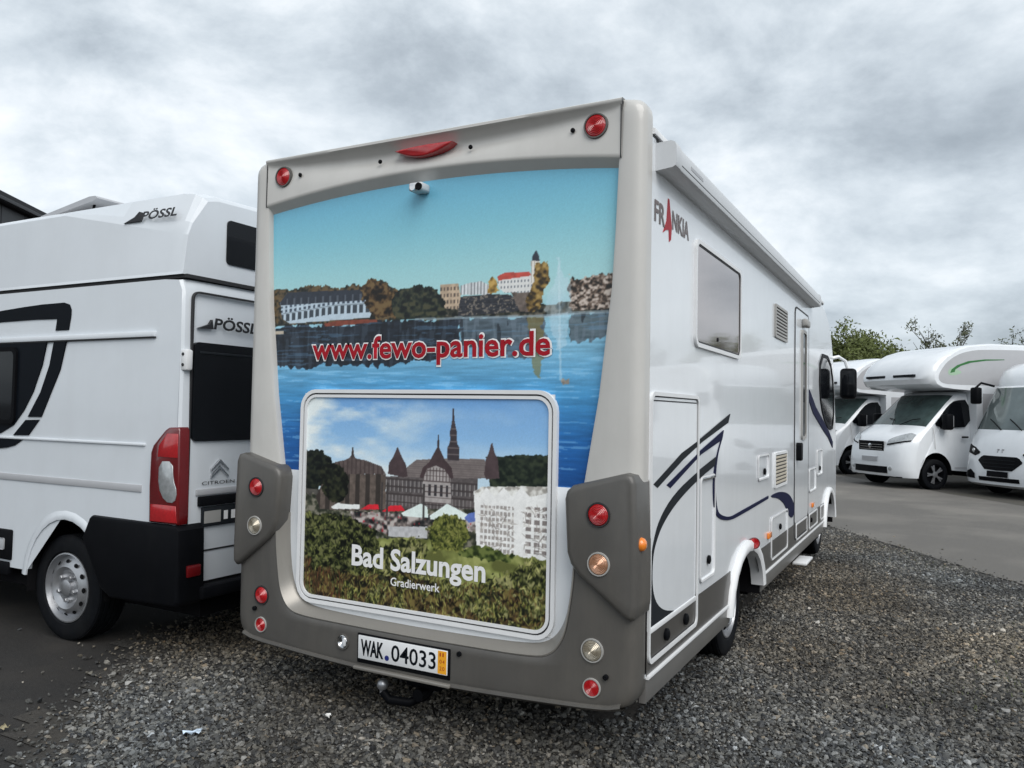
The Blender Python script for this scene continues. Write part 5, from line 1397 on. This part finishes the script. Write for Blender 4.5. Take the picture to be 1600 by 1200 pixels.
def integrated_home(label, nose, heading):
    h = Vector((math.cos(heading), math.sin(heading), 0))
    root = thing('integrated_motorhome', label, 'motorhome', Vector((*nose, 0)) - h * .98, heading, 'motorhomes parked across the lane')
    prof = [(.86, .22, 1, 0, 0, 1), (.96, .27, 1, 0, 0, 1), (.99, .42, 1, 0, 0, 1), (.975, .60, 1, 0, 0, 1), (.95, .80, 1, 0, 0, 1), (.90, 1.02, 1, 0, 0, 1), (.82, 1.25, 1, 0, 0, .99), (.72, 1.40, 1, 0, 0, .985),
            (.60, 1.62, .95, 0, 0, .975), (.42, 1.95, .9, 0, 0, .965), (.22, 2.30, .85, 0, 0, .955), (.16, 2.34, .9, .1, 0, .965), (.12, 2.50, .85, .3, 0, .965), (-.05, 2.70, .6, .7, 0, .97), (-.40, 2.86, .3, 1, 0, .98), (-1.0, 2.93, 0, 1, 0, 1), (-6.2, 2.93, 0, 1, 0, 1), (-6.3, 2.85, 0, 0, 0, 1), (-6.3, .42, 0, 0, 0, 1)]
    sl = [(0, 0, 0, 0), (.3, .012, .003, 0), (.55, .05, .01, 0), (.74, .11, .02, 0), (.87, .19, .035, 0), (.95, .29, .06, 0), (.985, .38, .085, 0), (1.0, .47, .12, 0)]
    rows = loft_shell(prof, sl, 1.13)
    n = len(rows)
    body, glass = shell_meshes(rows, (7, 10), (2, n - 3))
    bd = obj('body', body, WHITE, root, 30)
    for rw in (rows[0], rows[-1]):
        body = MB()
        arch = []
        for cx in (0, -3.9):
            arch += [(cx + .44 * math.cos(R_(a)), rw[0][1], .40 + .40 * math.sin(R_(a))) for a in range(10, 171, 10)]
        vs = [body.bm.verts.new(p) for p in list(rw) + arch[::-1]]
        f = body.bm.faces.new(vs); bmesh.ops.triangulate(body.bm, faces=[f], ngon_method='EAR_CLIP')
        obj('side_wall', body, WHITE, root, 0)
    gl = obj('windscreen', glass, mat('pale_reflecting_windscreen', (0.16, 0.19, 0.19), 0.06, metal=0.35, var=.3, scale=1.2), root, 40)
    def bow(y): return interp([(0, 0), (.3, .012), (.55, .05), (.74, .11), (.87, .19), (.95, .29), (1.0, .47)], abs(y) / 1.13)
    def xz(z): return interp([(.27, .96), (.42, .99), (.6, .975), (.8, .95), (1.02, .90), (1.25, .82), (1.40, .72)], z)
    def patch(name, top, bot, y0, y1, material, prn=.012, n=17, parent=root):
        rws = []
        for k in range(n):
            y = y0 + (y1 - y0) * k / (n - 1)
            zt, zb = top(y), bot(y)
            rws.append([(xz(z) - bow(y) + p, y, z) for p, z in ((-.02, zb), (prn, zb + .003), (prn, zb * .66 + zt * .34), (prn, zb * .34 + zt * .66), (prn, zt - .003), (-.02, zt))])
        m = MB(); m.grid(rws); return obj(name, m, material, parent, 40)
    # grille: wide hexagon
    g = patch('grille', lambda y: interp([(0, .86), (.44, .86), (.54, .76)], abs(y)), lambda y: interp([(0, .56), (.34, .57), (.54, .74)], abs(y)), -.54, .54, BLACK)
    for k in range(3):
        z = .63 + k * .07
        patch('grille_bar', lambda y: z + .014, lambda y: z, -.40, .40, GREYD, .022, 9, g)
    patch('number_plate', lambda y: .55, lambda y: .43, -.26, .26, BLACK, .020, 9)
    patch('lower_intake', lambda y: .42, lambda y: .33, -.50, .50, BLACK, .010)
    for s in (1, -1):
        patch('headlight', lambda y: interp([(.52, .92), (.70, 1.02), (.95, 1.08)], abs(y)), lambda y: interp([(.52, .90), (.66, .84), (.95, .90)], abs(y)), s * .53, s * .95, BLACK, .014)
        m = MB(); m.lathe([(.05, 0), (.05, .015), (.02, .03), (0, .03)], (xz(.95) - bow(.74) + .01, s * .74, .95), (1, s * .4, 0), 14); obj('headlight', m, CLEARB, root)
        patch('fog_recess', lambda y: interp([(.62, .46), (.78, .55), (.95, .50)], abs(y)), lambda y: .36, s * .62, s * .95, BLACK, .010)
        # wiper
        m = MB(); m.tube([(.74, s * .25 + .1, 1.40), (.66, s * .25 - .15, 1.55), (.60, s * .25 - .30, 1.62)], .012, 6); obj('wiper', m, BLACK, root)
        # side cab window
        m = MB(); m.prism([(.10, 1.45), (-.10, 2.15), (-.95, 2.15), (-1.05, 1.45)], 'XZ', s * 1.06, s * 1.118); obj('cab_window', m, GLASSK, root, 0)
        m = MB(); m.prism(rrect(-3.6, -2.4, 1.4, 2.1, .08), 'XZ', s * 1.10, s * 1.145, .006); obj('window', m, GLASSK, root)
        m = MB(); m.tube([(.0, s * 1.05, 2.35), (.28, s * 1.12, 2.42), (.40, s * 1.16, 2.30)], .025, 8); m.box(.30, .46, min(s * 1.06, s * 1.26), max(s * 1.06, s * 1.26), 1.95, 2.32, .04, 2); obj('mirror', m, BLACK, root, 50)
    # emblem strokes on the bonnet
    for y in (-.065, .045):
        m = MB(); m.box(xz(1.0) - .03, xz(1.0) + .012, y, y + .05, .985, 1.01, .003); m.box(xz(.95) - .03, xz(.95) + .010, y + .005, y + .02, .93, .985, .003); obj('emblem', m, LGREY, root)
    m = MB(); m.box(-6.2, .3, -.95, .95, .28, .5); obj('underbody', m, DARK, root, 0)
    for x in (0, -3.9):
        for s in (1, -1):
            wheel(root, (x, s * 1.0, .345), (0, s, 0), .345, .22, 'alloy')
    return root
integrated_home('white integrated motorhome with tall windscreen and dark hexagonal grille', (2.20, 15.90), HEAD)

# ================================================================== sheet metal hall behind the campervan
PH = Vector((-18.9, 7.72, 0)); dh = Vector((-.55, .835, 0)).normalized(); nh = Vector((dh.y, -dh.x, 0))
HALL = thing('sheet_metal_hall', 'dark anthracite sheet metal hall with flat eave behind the campervan', 'building', PH - nh * 6, math.atan2(dh.y, dh.x))
# local: x along the eave, y to the left (away from the camera), wall at y=-6
for k in range(24):
    m = MB(); m.box(-12 + k * 1.1, -12 + k * 1.1 + 1.075, -6.0, -5.9, 0, 6.40, .012, 1); obj('wall_panel', m, HALLM, HALL, 0)
m = MB(); m.box(-12, 14.4, -5.9, 6, 0, 6.38); obj('hall_core', m, HALLR, HALL, 0)
m = MB(); m.box(-12.2, 14.6, -6.18, 6.2, 6.40, 6.66, .03); obj('eave', m, HALLR, HALL, 0)
m = MB(); m.box(-12.2, 14.6, -6.24, -6.16, 6.42, 6.52, .02); obj('gutter', m, HALLM, HALL, 0)

# ================================================================== trees beyond the row
LEAF = []
for nme, c in (('leaf_olive', (.085, .105, .030)), ('leaf_grey_green', (.075, .085, .045))):
    LEAF.append(mat(nme, c, .6, var=.55, scale=1.6, spec=.25))
BARK = mat('bark', (.055, .045, .036), .85, var=.3, bump=.3, bscale=30)
def tree(name, label, loc, height, rx, n_leaf, leaf, lsize, seed, sparse=False):
    rnd = random.Random(seed)
    root = thing(name, label, 'tree', loc)
    tips = []
    tr = MB()
    tr.tube([(0, 0, -.1), (rnd.uniform(-.1, .1), 0, height * .25), (rnd.uniform(-.2, .2), rnd.uniform(-.2, .2), height * .55), (rnd.uniform(-.2, .2), 0, height * .85)], [.16, .13, .08, .02], 8)
    for k in range(26):
        z0 = height * rnd.uniform(.2, .75); a = rnd.uniform(0, 2 * PI); ln = rx * rnd.uniform(.6, 1.0)
        zt = min(height * .98, z0 + height * rnd.uniform(.12, .38))
        p1 = (math.cos(a) * ln * .5, math.sin(a) * ln * .5, z0 * .6 + zt * .4); p2 = (math.cos(a + .2) * ln, math.sin(a + .2) * ln, zt)
        tr.tube([(0, 0, z0), p1, p2], [.05, .03, .008], 5)
        for q in range(4):
            b = Vector(p1).lerp(Vector(p2), rnd.random())
            e2 = b + Vector((rnd.uniform(-.6, .6), rnd.uniform(-.6, .6), rnd.uniform(.1, .9)))
            tr.tube([b, (b + e2) / 2 + Vector((.03, 0, .05)), e2], [.016, .011, .004], 4)
            tips.append((b, e2))
    obj('trunk', tr, BARK, root, 40)
    lv = []; lf = []
    for k in range(n_leaf):
        b, e2 = rnd.choice(tips)
        c = b.lerp(e2, rnd.random() ** .6) + Vector((rnd.gauss(0, .16), rnd.gauss(0, .16), rnd.gauss(0, .16))) * (1.4 if not sparse else .7)
        u = Vector((rnd.gauss(0, 1), rnd.gauss(0, 1), rnd.gauss(0, 1))).normalized(); v = u.orthogonal().normalized()
        s = lsize * rnd.uniform(.6, 1.4); i = len(lv)
        lv += [c - u * s, c + v * s * .45, c + u * s, c - v * s * .45]; lf.append((i, i + 1, i + 2, i + 3))
    me = bpy.data.meshes.new('crown'); me.from_pydata([tuple(p) for p in lv], [], lf); me.materials.append(leaf)
    o = bpy.data.objects.new('crown', me); COL.objects.link(o); o.parent = root; o['kind'] = 'stuff'
    return root
tree('leafy_tree', 'dense olive green tree rising behind the parked motorhomes', (-2.3, 36.5, 0), 5.2, 1.6, 19000, LEAF[0], .085, 3)
tree('leafy_tree', 'low olive green shrub tree beside the taller dense one', (-1.1, 34.6, 0), 4.2, 1.2, 12000, LEAF[0], .085, 13)
tree('thin_tree', 'half bare thin tree sticking up behind the alcove motorhome with swoosh', (1.5, 38.7, 0), 5.9, 1.5, 2600, LEAF[1], .07, 7, True)
tree('leafy_tree', 'tall olive green tree standing past the end of the motorhome row', (9.4, 39.0, 0), 5.4, 2.4, 14000, LEAF[0], .10, 41)
tree('thin_tree', 'half bare tall tree past the end of the motorhome row', (12.5, 37.0, 0), 6.0, 2.0, 4200, LEAF[1], .09, 43, True)
tree('thin_tree', 'half bare thin tree beyond the tall windscreened motorhome', (4.7, 36.5, 0), 4.9, 1.4, 2600, LEAF[1], .07, 21, True)
# ================================================================== ground, lane, gravel
def ground_material(name, c1, c2, c3, scale, rough, bump, bscale, patch=1.2):
    m = bpy.data.materials.new(name); m.use_nodes = True
    t = m.node_tree; p = t.nodes['Principled BSDF']; L = t.links.new
    tx = t.nodes.new('ShaderNodeTexCoord')
    def nz(s, d, r=.6):
        n = t.nodes.new('ShaderNodeTexNoise'); n.inputs['Scale'].default_value = s; n.inputs['Detail'].default_value = d; n.inputs['Roughness'].default_value = r
        L(tx.outputs['Object'], n.inputs['Vector']); return n
    a, b, c = nz(scale, 6), nz(patch, 5), nz(bscale, 3)
    r1 = t.nodes.new('ShaderNodeValToRGB'); r1.color_ramp.elements[0].position = .35; r1.color_ramp.elements[1].position = .65
    r1.color_ramp.elements[0].color = (*c1, 1); r1.color_ramp.elements[1].color = (*c2, 1)
    L(a.outputs[0], r1.inputs[0])
    mr = t.nodes.new('ShaderNodeMapRange'); mr.inputs['From Min'].default_value = .45; mr.inputs['From Max'].default_value = .7; L(b.outputs[0], mr.inputs[0])
    mxr = t.nodes.new('ShaderNodeMix'); mxr.data_type = 'RGBA'; mxr.inputs['B'].default_value = (*c3, 1)
    L(mr.outputs[0], mxr.inputs['Factor']); L(r1.outputs[0], mxr.inputs['A'])
    L(mxr.outputs['Result'], p.inputs['Base Color'])
    p.inputs['Roughness'].default_value = rough
    bm_ = t.nodes.new('ShaderNodeBump'); bm_.inputs['Strength'].default_value = bump; bm_.inputs['Distance'].default_value = .01
    L(c.outputs[0], bm_.inputs['Height']); L(bm_.outputs[0], p.inputs['Normal'])
    return m
GROUND = ground_material('damp_compacted_ground', (.014, .013, .0125), (.027, .025, .023), (.036, .032, .028), 45, .75, .5, 160)
ROAD = ground_material('worn_asphalt', (.080, .075, .068), (.185, .174, .158), (.215, .200, .178), 110, .85, .6, 180, .45)
BED = ground_material('gravel_bed', (.020, .019, .018), (.060, .056, .050), (.050, .044, .036), 55, .9, .9, 70)
VERGE = ground_material('stony_verge', (.045, .042, .036), (.10, .092, .08), (.07, .065, .05), 30, .9, .8, 60)
m = MB()
rows = [[(x, y, 0) for x in (-1500, -60, -10, 20, 60, 1500)] for y in (-1500, -60, -10, 20, 60, 1500)]
m.grid(rows); struct('ground', m, GROUND)
rd = Vector((.53, -.848, 0)).normalized(); rn = Vector((.848, .53, 0)).normalized()
def rp_(s, nn, z): return tuple(rd * s + rn * nn + Vector((0, 0, z)))
NEAR, FAR = 4.66, 9.75
m = MB()
rw = []
rndr = random.Random(4)
for i in range(161):
    s = -80 + i
    jn = rndr.uniform(-.05, .05); jf = rndr.uniform(-.06, .06)
    rw.append([rp_(s, NEAR + jn, .008), rp_(s, NEAR + .8, .010), rp_(s, (NEAR + FAR) / 2, .014), rp_(s, FAR - .8, .010), rp_(s, FAR + jf, .008)])
m.grid(rw); struct('road', m, ROAD)
m = MB(); m.poly([rp_(-80, FAR - .2, .004), rp_(80, FAR - .2, .004), rp_(80, FAR + 14, .004), rp_(-80, FAR + 14, .004)]); struct('verge', m, VERGE)

# gravel pad: outline in world XY
left_edge = [(-1.9, -6.0), (-2.05, -2.2), (-2.42, -1.3), (-2.72, -.95), (-3.12, -.45), (-3.52, .05), (-3.75, .45), (-3.85, 1.0), (-3.9, 9.0)]
def left_x(y): return float(np.interp(y, [p[1] for p in left_edge], [p[0] for p in left_edge]))
def road_y(x): return (NEAR - .848 * x) / .53
xs = np.arange(-5.1, 6.61, .15); ys = np.arange(-6.0, 15.01, .15)
rg = np.random.default_rng(11)
def inside(x, y):
    wob = .10 * math.sin(y * 5.1 + x) + .07 * math.sin(y * 11 + 2)
    return x > left_x(y) + wob and (x * .848 + y * .53) < NEAR + .03 + .04 * math.sin(7 * x) and y < 11.0
verts, faces, vid, dens = [], [], {}, []
camx, camy = 1.114, -3.335
def vtx(i, j):
    if (i, j) not in vid:
        x, y = float(xs[i]), float(ys[j])
        vid[(i, j)] = len(verts); verts.append((x, y, .006))
        d = math.hypot(x - camx, y - camy)
        fx, fy = x - camx, y - camy
        ang = math.degrees(math.atan2(fx, fy)) + 28        # from the viewing direction
        dn = 4300.0 if d < 5.0 else (3400.0 if d < 7.5 else 2300.0)
        if d < 1.6 or abs(ang) > 62: dn = 250.0
        if -2.1 < x < -.25 and .6 < y < 7.3: dn = 350.0
        if abs(ang) > 42: dn = min(dn, 500.0)
        # thinner along the ragged left border
        e = x - left_x(y)
        if e < .45: dn *= max(.12, e / .45)
        if e < 0: dn = 45.0 * math.exp(e / .35) + 5
        # and along the lane
        k = NEAR - (x * .848 + y * .53)
        if k < .30: dn *= max(.10, k / .30)
        if k < 0: dn = 60 * math.exp(k / .12) + 2
        dens.append(dn)
    return vid[(i, j)]
bed_faces = []
def near_pad(x, y): return x > left_x(y) - 1.1 and (x * .848 + y * .53) < NEAR + .5 and y < 11.0
for i in range(len(xs) - 1):
    for j in range(len(ys) - 1):
        cx_, cy_ = xs[i] + .075, ys[j] + .075
        if near_pad(cx_, cy_):
            q = (vtx(i, j), vtx(i + 1, j), vtx(i + 1, j + 1), vtx(i, j + 1))
            faces.append(q)
            if inside(cx_, cy_): bed_faces.append(q)
mb = MB()
used = sorted({k for f in bed_faces for k in f})
vv = {k: mb.bm.verts.new(verts[k]) for k in used}
for f in bed_faces: mb.bm.faces.new([vv[k] for k in f])
struct('gravel_bed', mb, BED)

def stone_material():
    m = bpy.data.materials.new('crushed_stone'); m.use_nodes = True
    t = m.node_tree; p = t.nodes['Principled BSDF']; L = t.links.new
    oi = t.nodes.new('ShaderNodeObjectInfo')
    r = t.nodes.new('ShaderNodeValToRGB'); cr = r.color_ramp
    cr.elements[0].position = 0; cr.elements[0].color = (.020, .021, .023, 1)
    cr.elements[1].position = 1; cr.elements[1].color = (.33, .33, .325, 1)
    for pos, c in ((.30, (.044, .043, .041)), (.55, (.076, .073, .066)), (.72, (.115, .107, .092)), (.84, (.135, .134, .130)), (.93, (.185, .178, .165)), (.97, (.17, .135, .095))):
        e = cr.elements.new(pos); e.color = (*c, 1)
    L(oi.outputs['Random'], r.inputs[0])
    g = t.nodes.new('ShaderNodeNewGeometry')
    n = t.nodes.new('ShaderNodeTexNoise'); n.inputs['Scale'].default_value = .9; n.inputs['Detail'].default_value = 5; L(g.outputs['Position'], n.inputs['Vector'])
    mr = t.nodes.new('ShaderNodeMapRange'); mr.inputs['From Min'].default_value = .35; mr.inputs['From Max'].default_value = .65; mr.inputs['To Min'].default_value = .72; mr.inputs['To Max'].default_value = 1.75
    L(n.outputs[0], mr.inputs[0])
    mu = t.nodes.new('ShaderNodeMix'); mu.data_type = 'RGBA'; mu.blend_type = 'MULTIPLY'; mu.inputs['Factor'].default_value = 1
    L(r.outputs[0], mu.inputs['A']); L(mr.outputs[0], mu.inputs['B'])
    n2 = t.nodes.new('ShaderNodeTexNoise'); n2.inputs['Scale'].default_value = 90; n2.inputs['Detail'].default_value = 3; L(g.outputs['Position'], n2.inputs['Vector'])
    mr2 = t.nodes.new('ShaderNodeMapRange'); mr2.inputs['To Min'].default_value = .75; mr2.inputs['To Max'].default_value = 1.25; L(n2.outputs[0], mr2.inputs[0])
    m2 = t.nodes.new('ShaderNodeMix'); m2.data_type = 'RGBA'; m2.blend_type = 'MULTIPLY'; m2.inputs['Factor'].default_value = 1
    L(mu.outputs['Result'], m2.inputs['A']); L(mr2.outputs[0], m2.inputs['B'])
    # dusty brownish stretches and cooler washed ones
    n4 = t.nodes.new('ShaderNodeTexNoise'); n4.inputs['Scale'].default_value = .33; n4.inputs['Detail'].default_value = 3; L(g.outputs['Position'], n4.inputs['Vector'])
    r4 = t.nodes.new('ShaderNodeValToRGB'); r4.color_ramp.elements[0].position = .40; r4.color_ramp.elements[1].position = .60
    r4.color_ramp.elements[0].color = (.92, 1.0, 1.08, 1); r4.color_ramp.elements[1].color = (1.16, 1.02, .82, 1)
    L(n4.outputs[0], r4.inputs[0])
    m4 = t.nodes.new('ShaderNodeMix'); m4.data_type = 'RGBA'; m4.blend_type = 'MULTIPLY'; m4.inputs['Factor'].default_value = 1
    L(m2.outputs['Result'], m4.inputs['A']); L(r4.outputs[0], m4.inputs['B'])
    L(m4.outputs['Result'], p.inputs['Base Color'])
    p.inputs['Roughness'].default_value = .62
    return m
STONE = stone_material()

def gravel_object():
    me = bpy.data.meshes.new('gravel')
    me.from_pydata([(x, y, .012) for x, y, z in verts], [], faces)
    at = me.attributes.new('dens', 'FLOAT', 'POINT'); at.data.foreach_set('value', np.array(dens, np.float32))
    o = bpy.data.objects.new('gravel', me); COL.objects.link(o)
    me.materials.append(STONE)
    o['kind'] = 'stuff'; o['label'] = 'loose grey crushed stone gravel covering the parking pad'; o['category'] = 'gravel'
    g = bpy.data.node_groups.new('gravel_scatter', 'GeometryNodeTree')
    g.interface.new_socket('Geometry', in_out='INPUT', socket_type='NodeSocketGeometry')
    g.interface.new_socket('Geometry', in_out='OUTPUT', socket_type='NodeSocketGeometry')
    n = g.nodes.new; L = g.links.new
    gi, go = n('NodeGroupInput'), n('NodeGroupOutput')
    na = n('GeometryNodeInputNamedAttribute'); na.data_type = 'FLOAT'; na.inputs['Name'].default_value = 'dens'
    ds = n('GeometryNodeDistributePointsOnFaces'); ds.distribute_method = 'RANDOM'
    L(gi.outputs[0], ds.inputs['Mesh']); L(na.outputs[0], ds.inputs['Density']); ds.inputs['Seed'].default_value = 5
    join = n('GeometryNodeJoinGeometry')
    for k in range(7):
        ic = n('GeometryNodeMeshIcoSphere'); ic.inputs['Radius'].default_value = 1.0; ic.inputs['Subdivisions'].default_value = 1 if k < 4 else 2
        sp = n('GeometryNodeSetPosition')
        ps = n('GeometryNodeInputPosition')
        tn = n('ShaderNodeTexNoise'); tn.noise_dimensions = '4D'; tn.inputs['W'].default_value = 3.7 * k + 1; tn.inputs['Scale'].default_value = .8; tn.inputs['Detail'].default_value = 1
        sb = n('ShaderNodeVectorMath'); sb.operation = 'SUBTRACT'; sb.inputs[1].default_value = (.5, .5, .5)
        sc = n('ShaderNodeVectorMath'); sc.operation = 'SCALE'; sc.inputs['Scale'].default_value = 2.6
        L(ps.outputs[0], tn.inputs['Vector']); L(tn.outputs['Color'], sb.inputs[0]); L(sb.outputs[0], sc.inputs[0])
        L(ic.outputs['Mesh'], sp.inputs['Geometry']); L(sc.outputs[0], sp.inputs['Offset'])
        sm = n('GeometryNodeSetMaterial'); sm.inputs['Material'].default_value = STONE
        L(sp.outputs[0], sm.inputs[0])
        ti = n('GeometryNodeGeometryToInstance'); L(sm.outputs[0], ti.inputs[0]); L(ti.outputs[0], join.inputs[0])
    ip = n('GeometryNodeInstanceOnPoints')
    ip.inputs['Pick Instance'].default_value = True
    L(ds.outputs['Points'], ip.inputs['Points']); L(join.outputs[0], ip.inputs['Instance'])
    ri = n('FunctionNodeRandomValue'); ri.data_type = 'INT'; ri.inputs[4].default_value = 0; ri.inputs[5].default_value = 6
    rr = n('FunctionNodeRandomValue'); rr.data_type = 'FLOAT_VECTOR'; rr.inputs[0].default_value = (-.5, -.5, 0); rr.inputs[1].default_value = (.5, .5, 6.283); rr.inputs['Seed'].default_value = 2
    rs = n('FunctionNodeRandomValue'); rs.data_type = 'FLOAT_VECTOR'; rs.inputs[0].default_value = (.0042, .0042, .0032); rs.inputs[1].default_value = (.0135, .0122, .0085); rs.inputs['Seed'].default_value = 9
    rk = n('FunctionNodeRandomValue'); rk.data_type = 'FLOAT'; rk.inputs[2].default_value = 0.0; rk.inputs[3].default_value = 1.0; rk.inputs['Seed'].default_value = 14
    pw = n('ShaderNodeMath'); pw.operation = 'POWER'; pw.inputs[1].default_value = 3.5; L(rk.outputs[1], pw.inputs[0])
    ad = n('ShaderNodeMath'); ad.operation = 'MULTIPLY_ADD'; ad.inputs[1].default_value = 1.15; ad.inputs[2].default_value = .72; L(pw.outputs[0], ad.inputs[0])
    sv = n('ShaderNodeVectorMath'); sv.operation = 'SCALE'; L(rs.outputs[0], sv.inputs[0]); L(ad.outputs[0], sv.inputs['Scale'])
    L(ri.outputs[2], ip.inputs['Instance Index']); L(rr.outputs[0], ip.inputs['Rotation']); L(sv.outputs[0], ip.inputs['Scale'])
    L(ip.outputs[0], go.inputs[0])
    md = o.modifiers.new('scatter', 'NODES'); md.node_group = g
    return o
gravel_object()

# ------------------------------------------------------------------ litter and a few weeds
def scrap(name, label, c, w_, h_, material, rz, seed):
    rnd = random.Random(seed)
    m = MB()
    rws = []
    for i in range(5):
        rws.append([((i / 4 - .5) * w_ + rnd.uniform(-.006, .006), (j / 3 - .5) * h_ + rnd.uniform(-.006, .006), .006 + rnd.uniform(0, .022)) for j in range(4)])
    m.grid(rws)
    o = obj(name, m, material, None, 0)
    o.location = c; o.rotation_euler = (0, 0, rz)
    o['label'] = label; o['category'] = 'litter'
SCRB = mat('blue_white_wrapper', (.55, .66, .78), .3, var=.4, scale=60)
SCRW = mat('white_paper', (.75, .75, .73), .6)
SCRL = mat('dry_leaf', (.30, .26, .16), .7, var=.3, scale=40)
scrap('wrapper', 'crumpled blue and white wrapper lying on the gravel', (-2.03, -.62, .018), .085, .040, SCRB, .4, 2)
scrap('paper_scrap', 'small white paper scrap on the gravel behind the bumper', (-1.62, -.13, .018), .040, .032, SCRW, 1.1, 5)
scrap('dry_leaf', 'pale dry leaf on the dark ground near the campervan wheel', (-2.86, -1.02, .010), .050, .035, SCRL, .2, 8)
# weeds between the stones
rnd = random.Random(31)
wv, wf_ = [], []
for cx, cy, n_, sp_ in ((1.62, 2.35, 260, .26), (1.30, 1.95, 130, .22), (1.9, 3.2, 160, .30), (.95, 6.6, 240, .45), (2.1, 4.9, 160, .35), (.55, 7.4, 160, .30)):
    for k in range(n_):
        x, y = cx + rnd.gauss(0, sp_), cy + rnd.gauss(0, sp_)
        if x * .848 + y * .53 > NEAR: continue
        a = rnd.uniform(0, 2 * PI); l_ = rnd.uniform(.012, .035); hgt = rnd.uniform(.014, .034)
        dx, dy = math.cos(a) * l_, math.sin(a) * l_; i = len(wv)
        wv += [(x - dy * .12, y + dx * .12, .006), (x + dy * .12, y - dx * .12, .006), (x + dx, y + dy, hgt)]
        wf_.append((i, i + 1, i + 2))
me = bpy.data.meshes.new('weeds'); me.from_pydata(wv, [], wf_); me.materials.append(mat('weed_green', (.085, .10, .035), .6, var=.4, scale=9))
wo_ = bpy.data.objects.new('weeds', me); COL.objects.link(wo_); wo_['kind'] = 'stuff'; wo_['label'] = 'tiny green weeds growing between the gravel stones'; wo_['category'] = 'weeds'
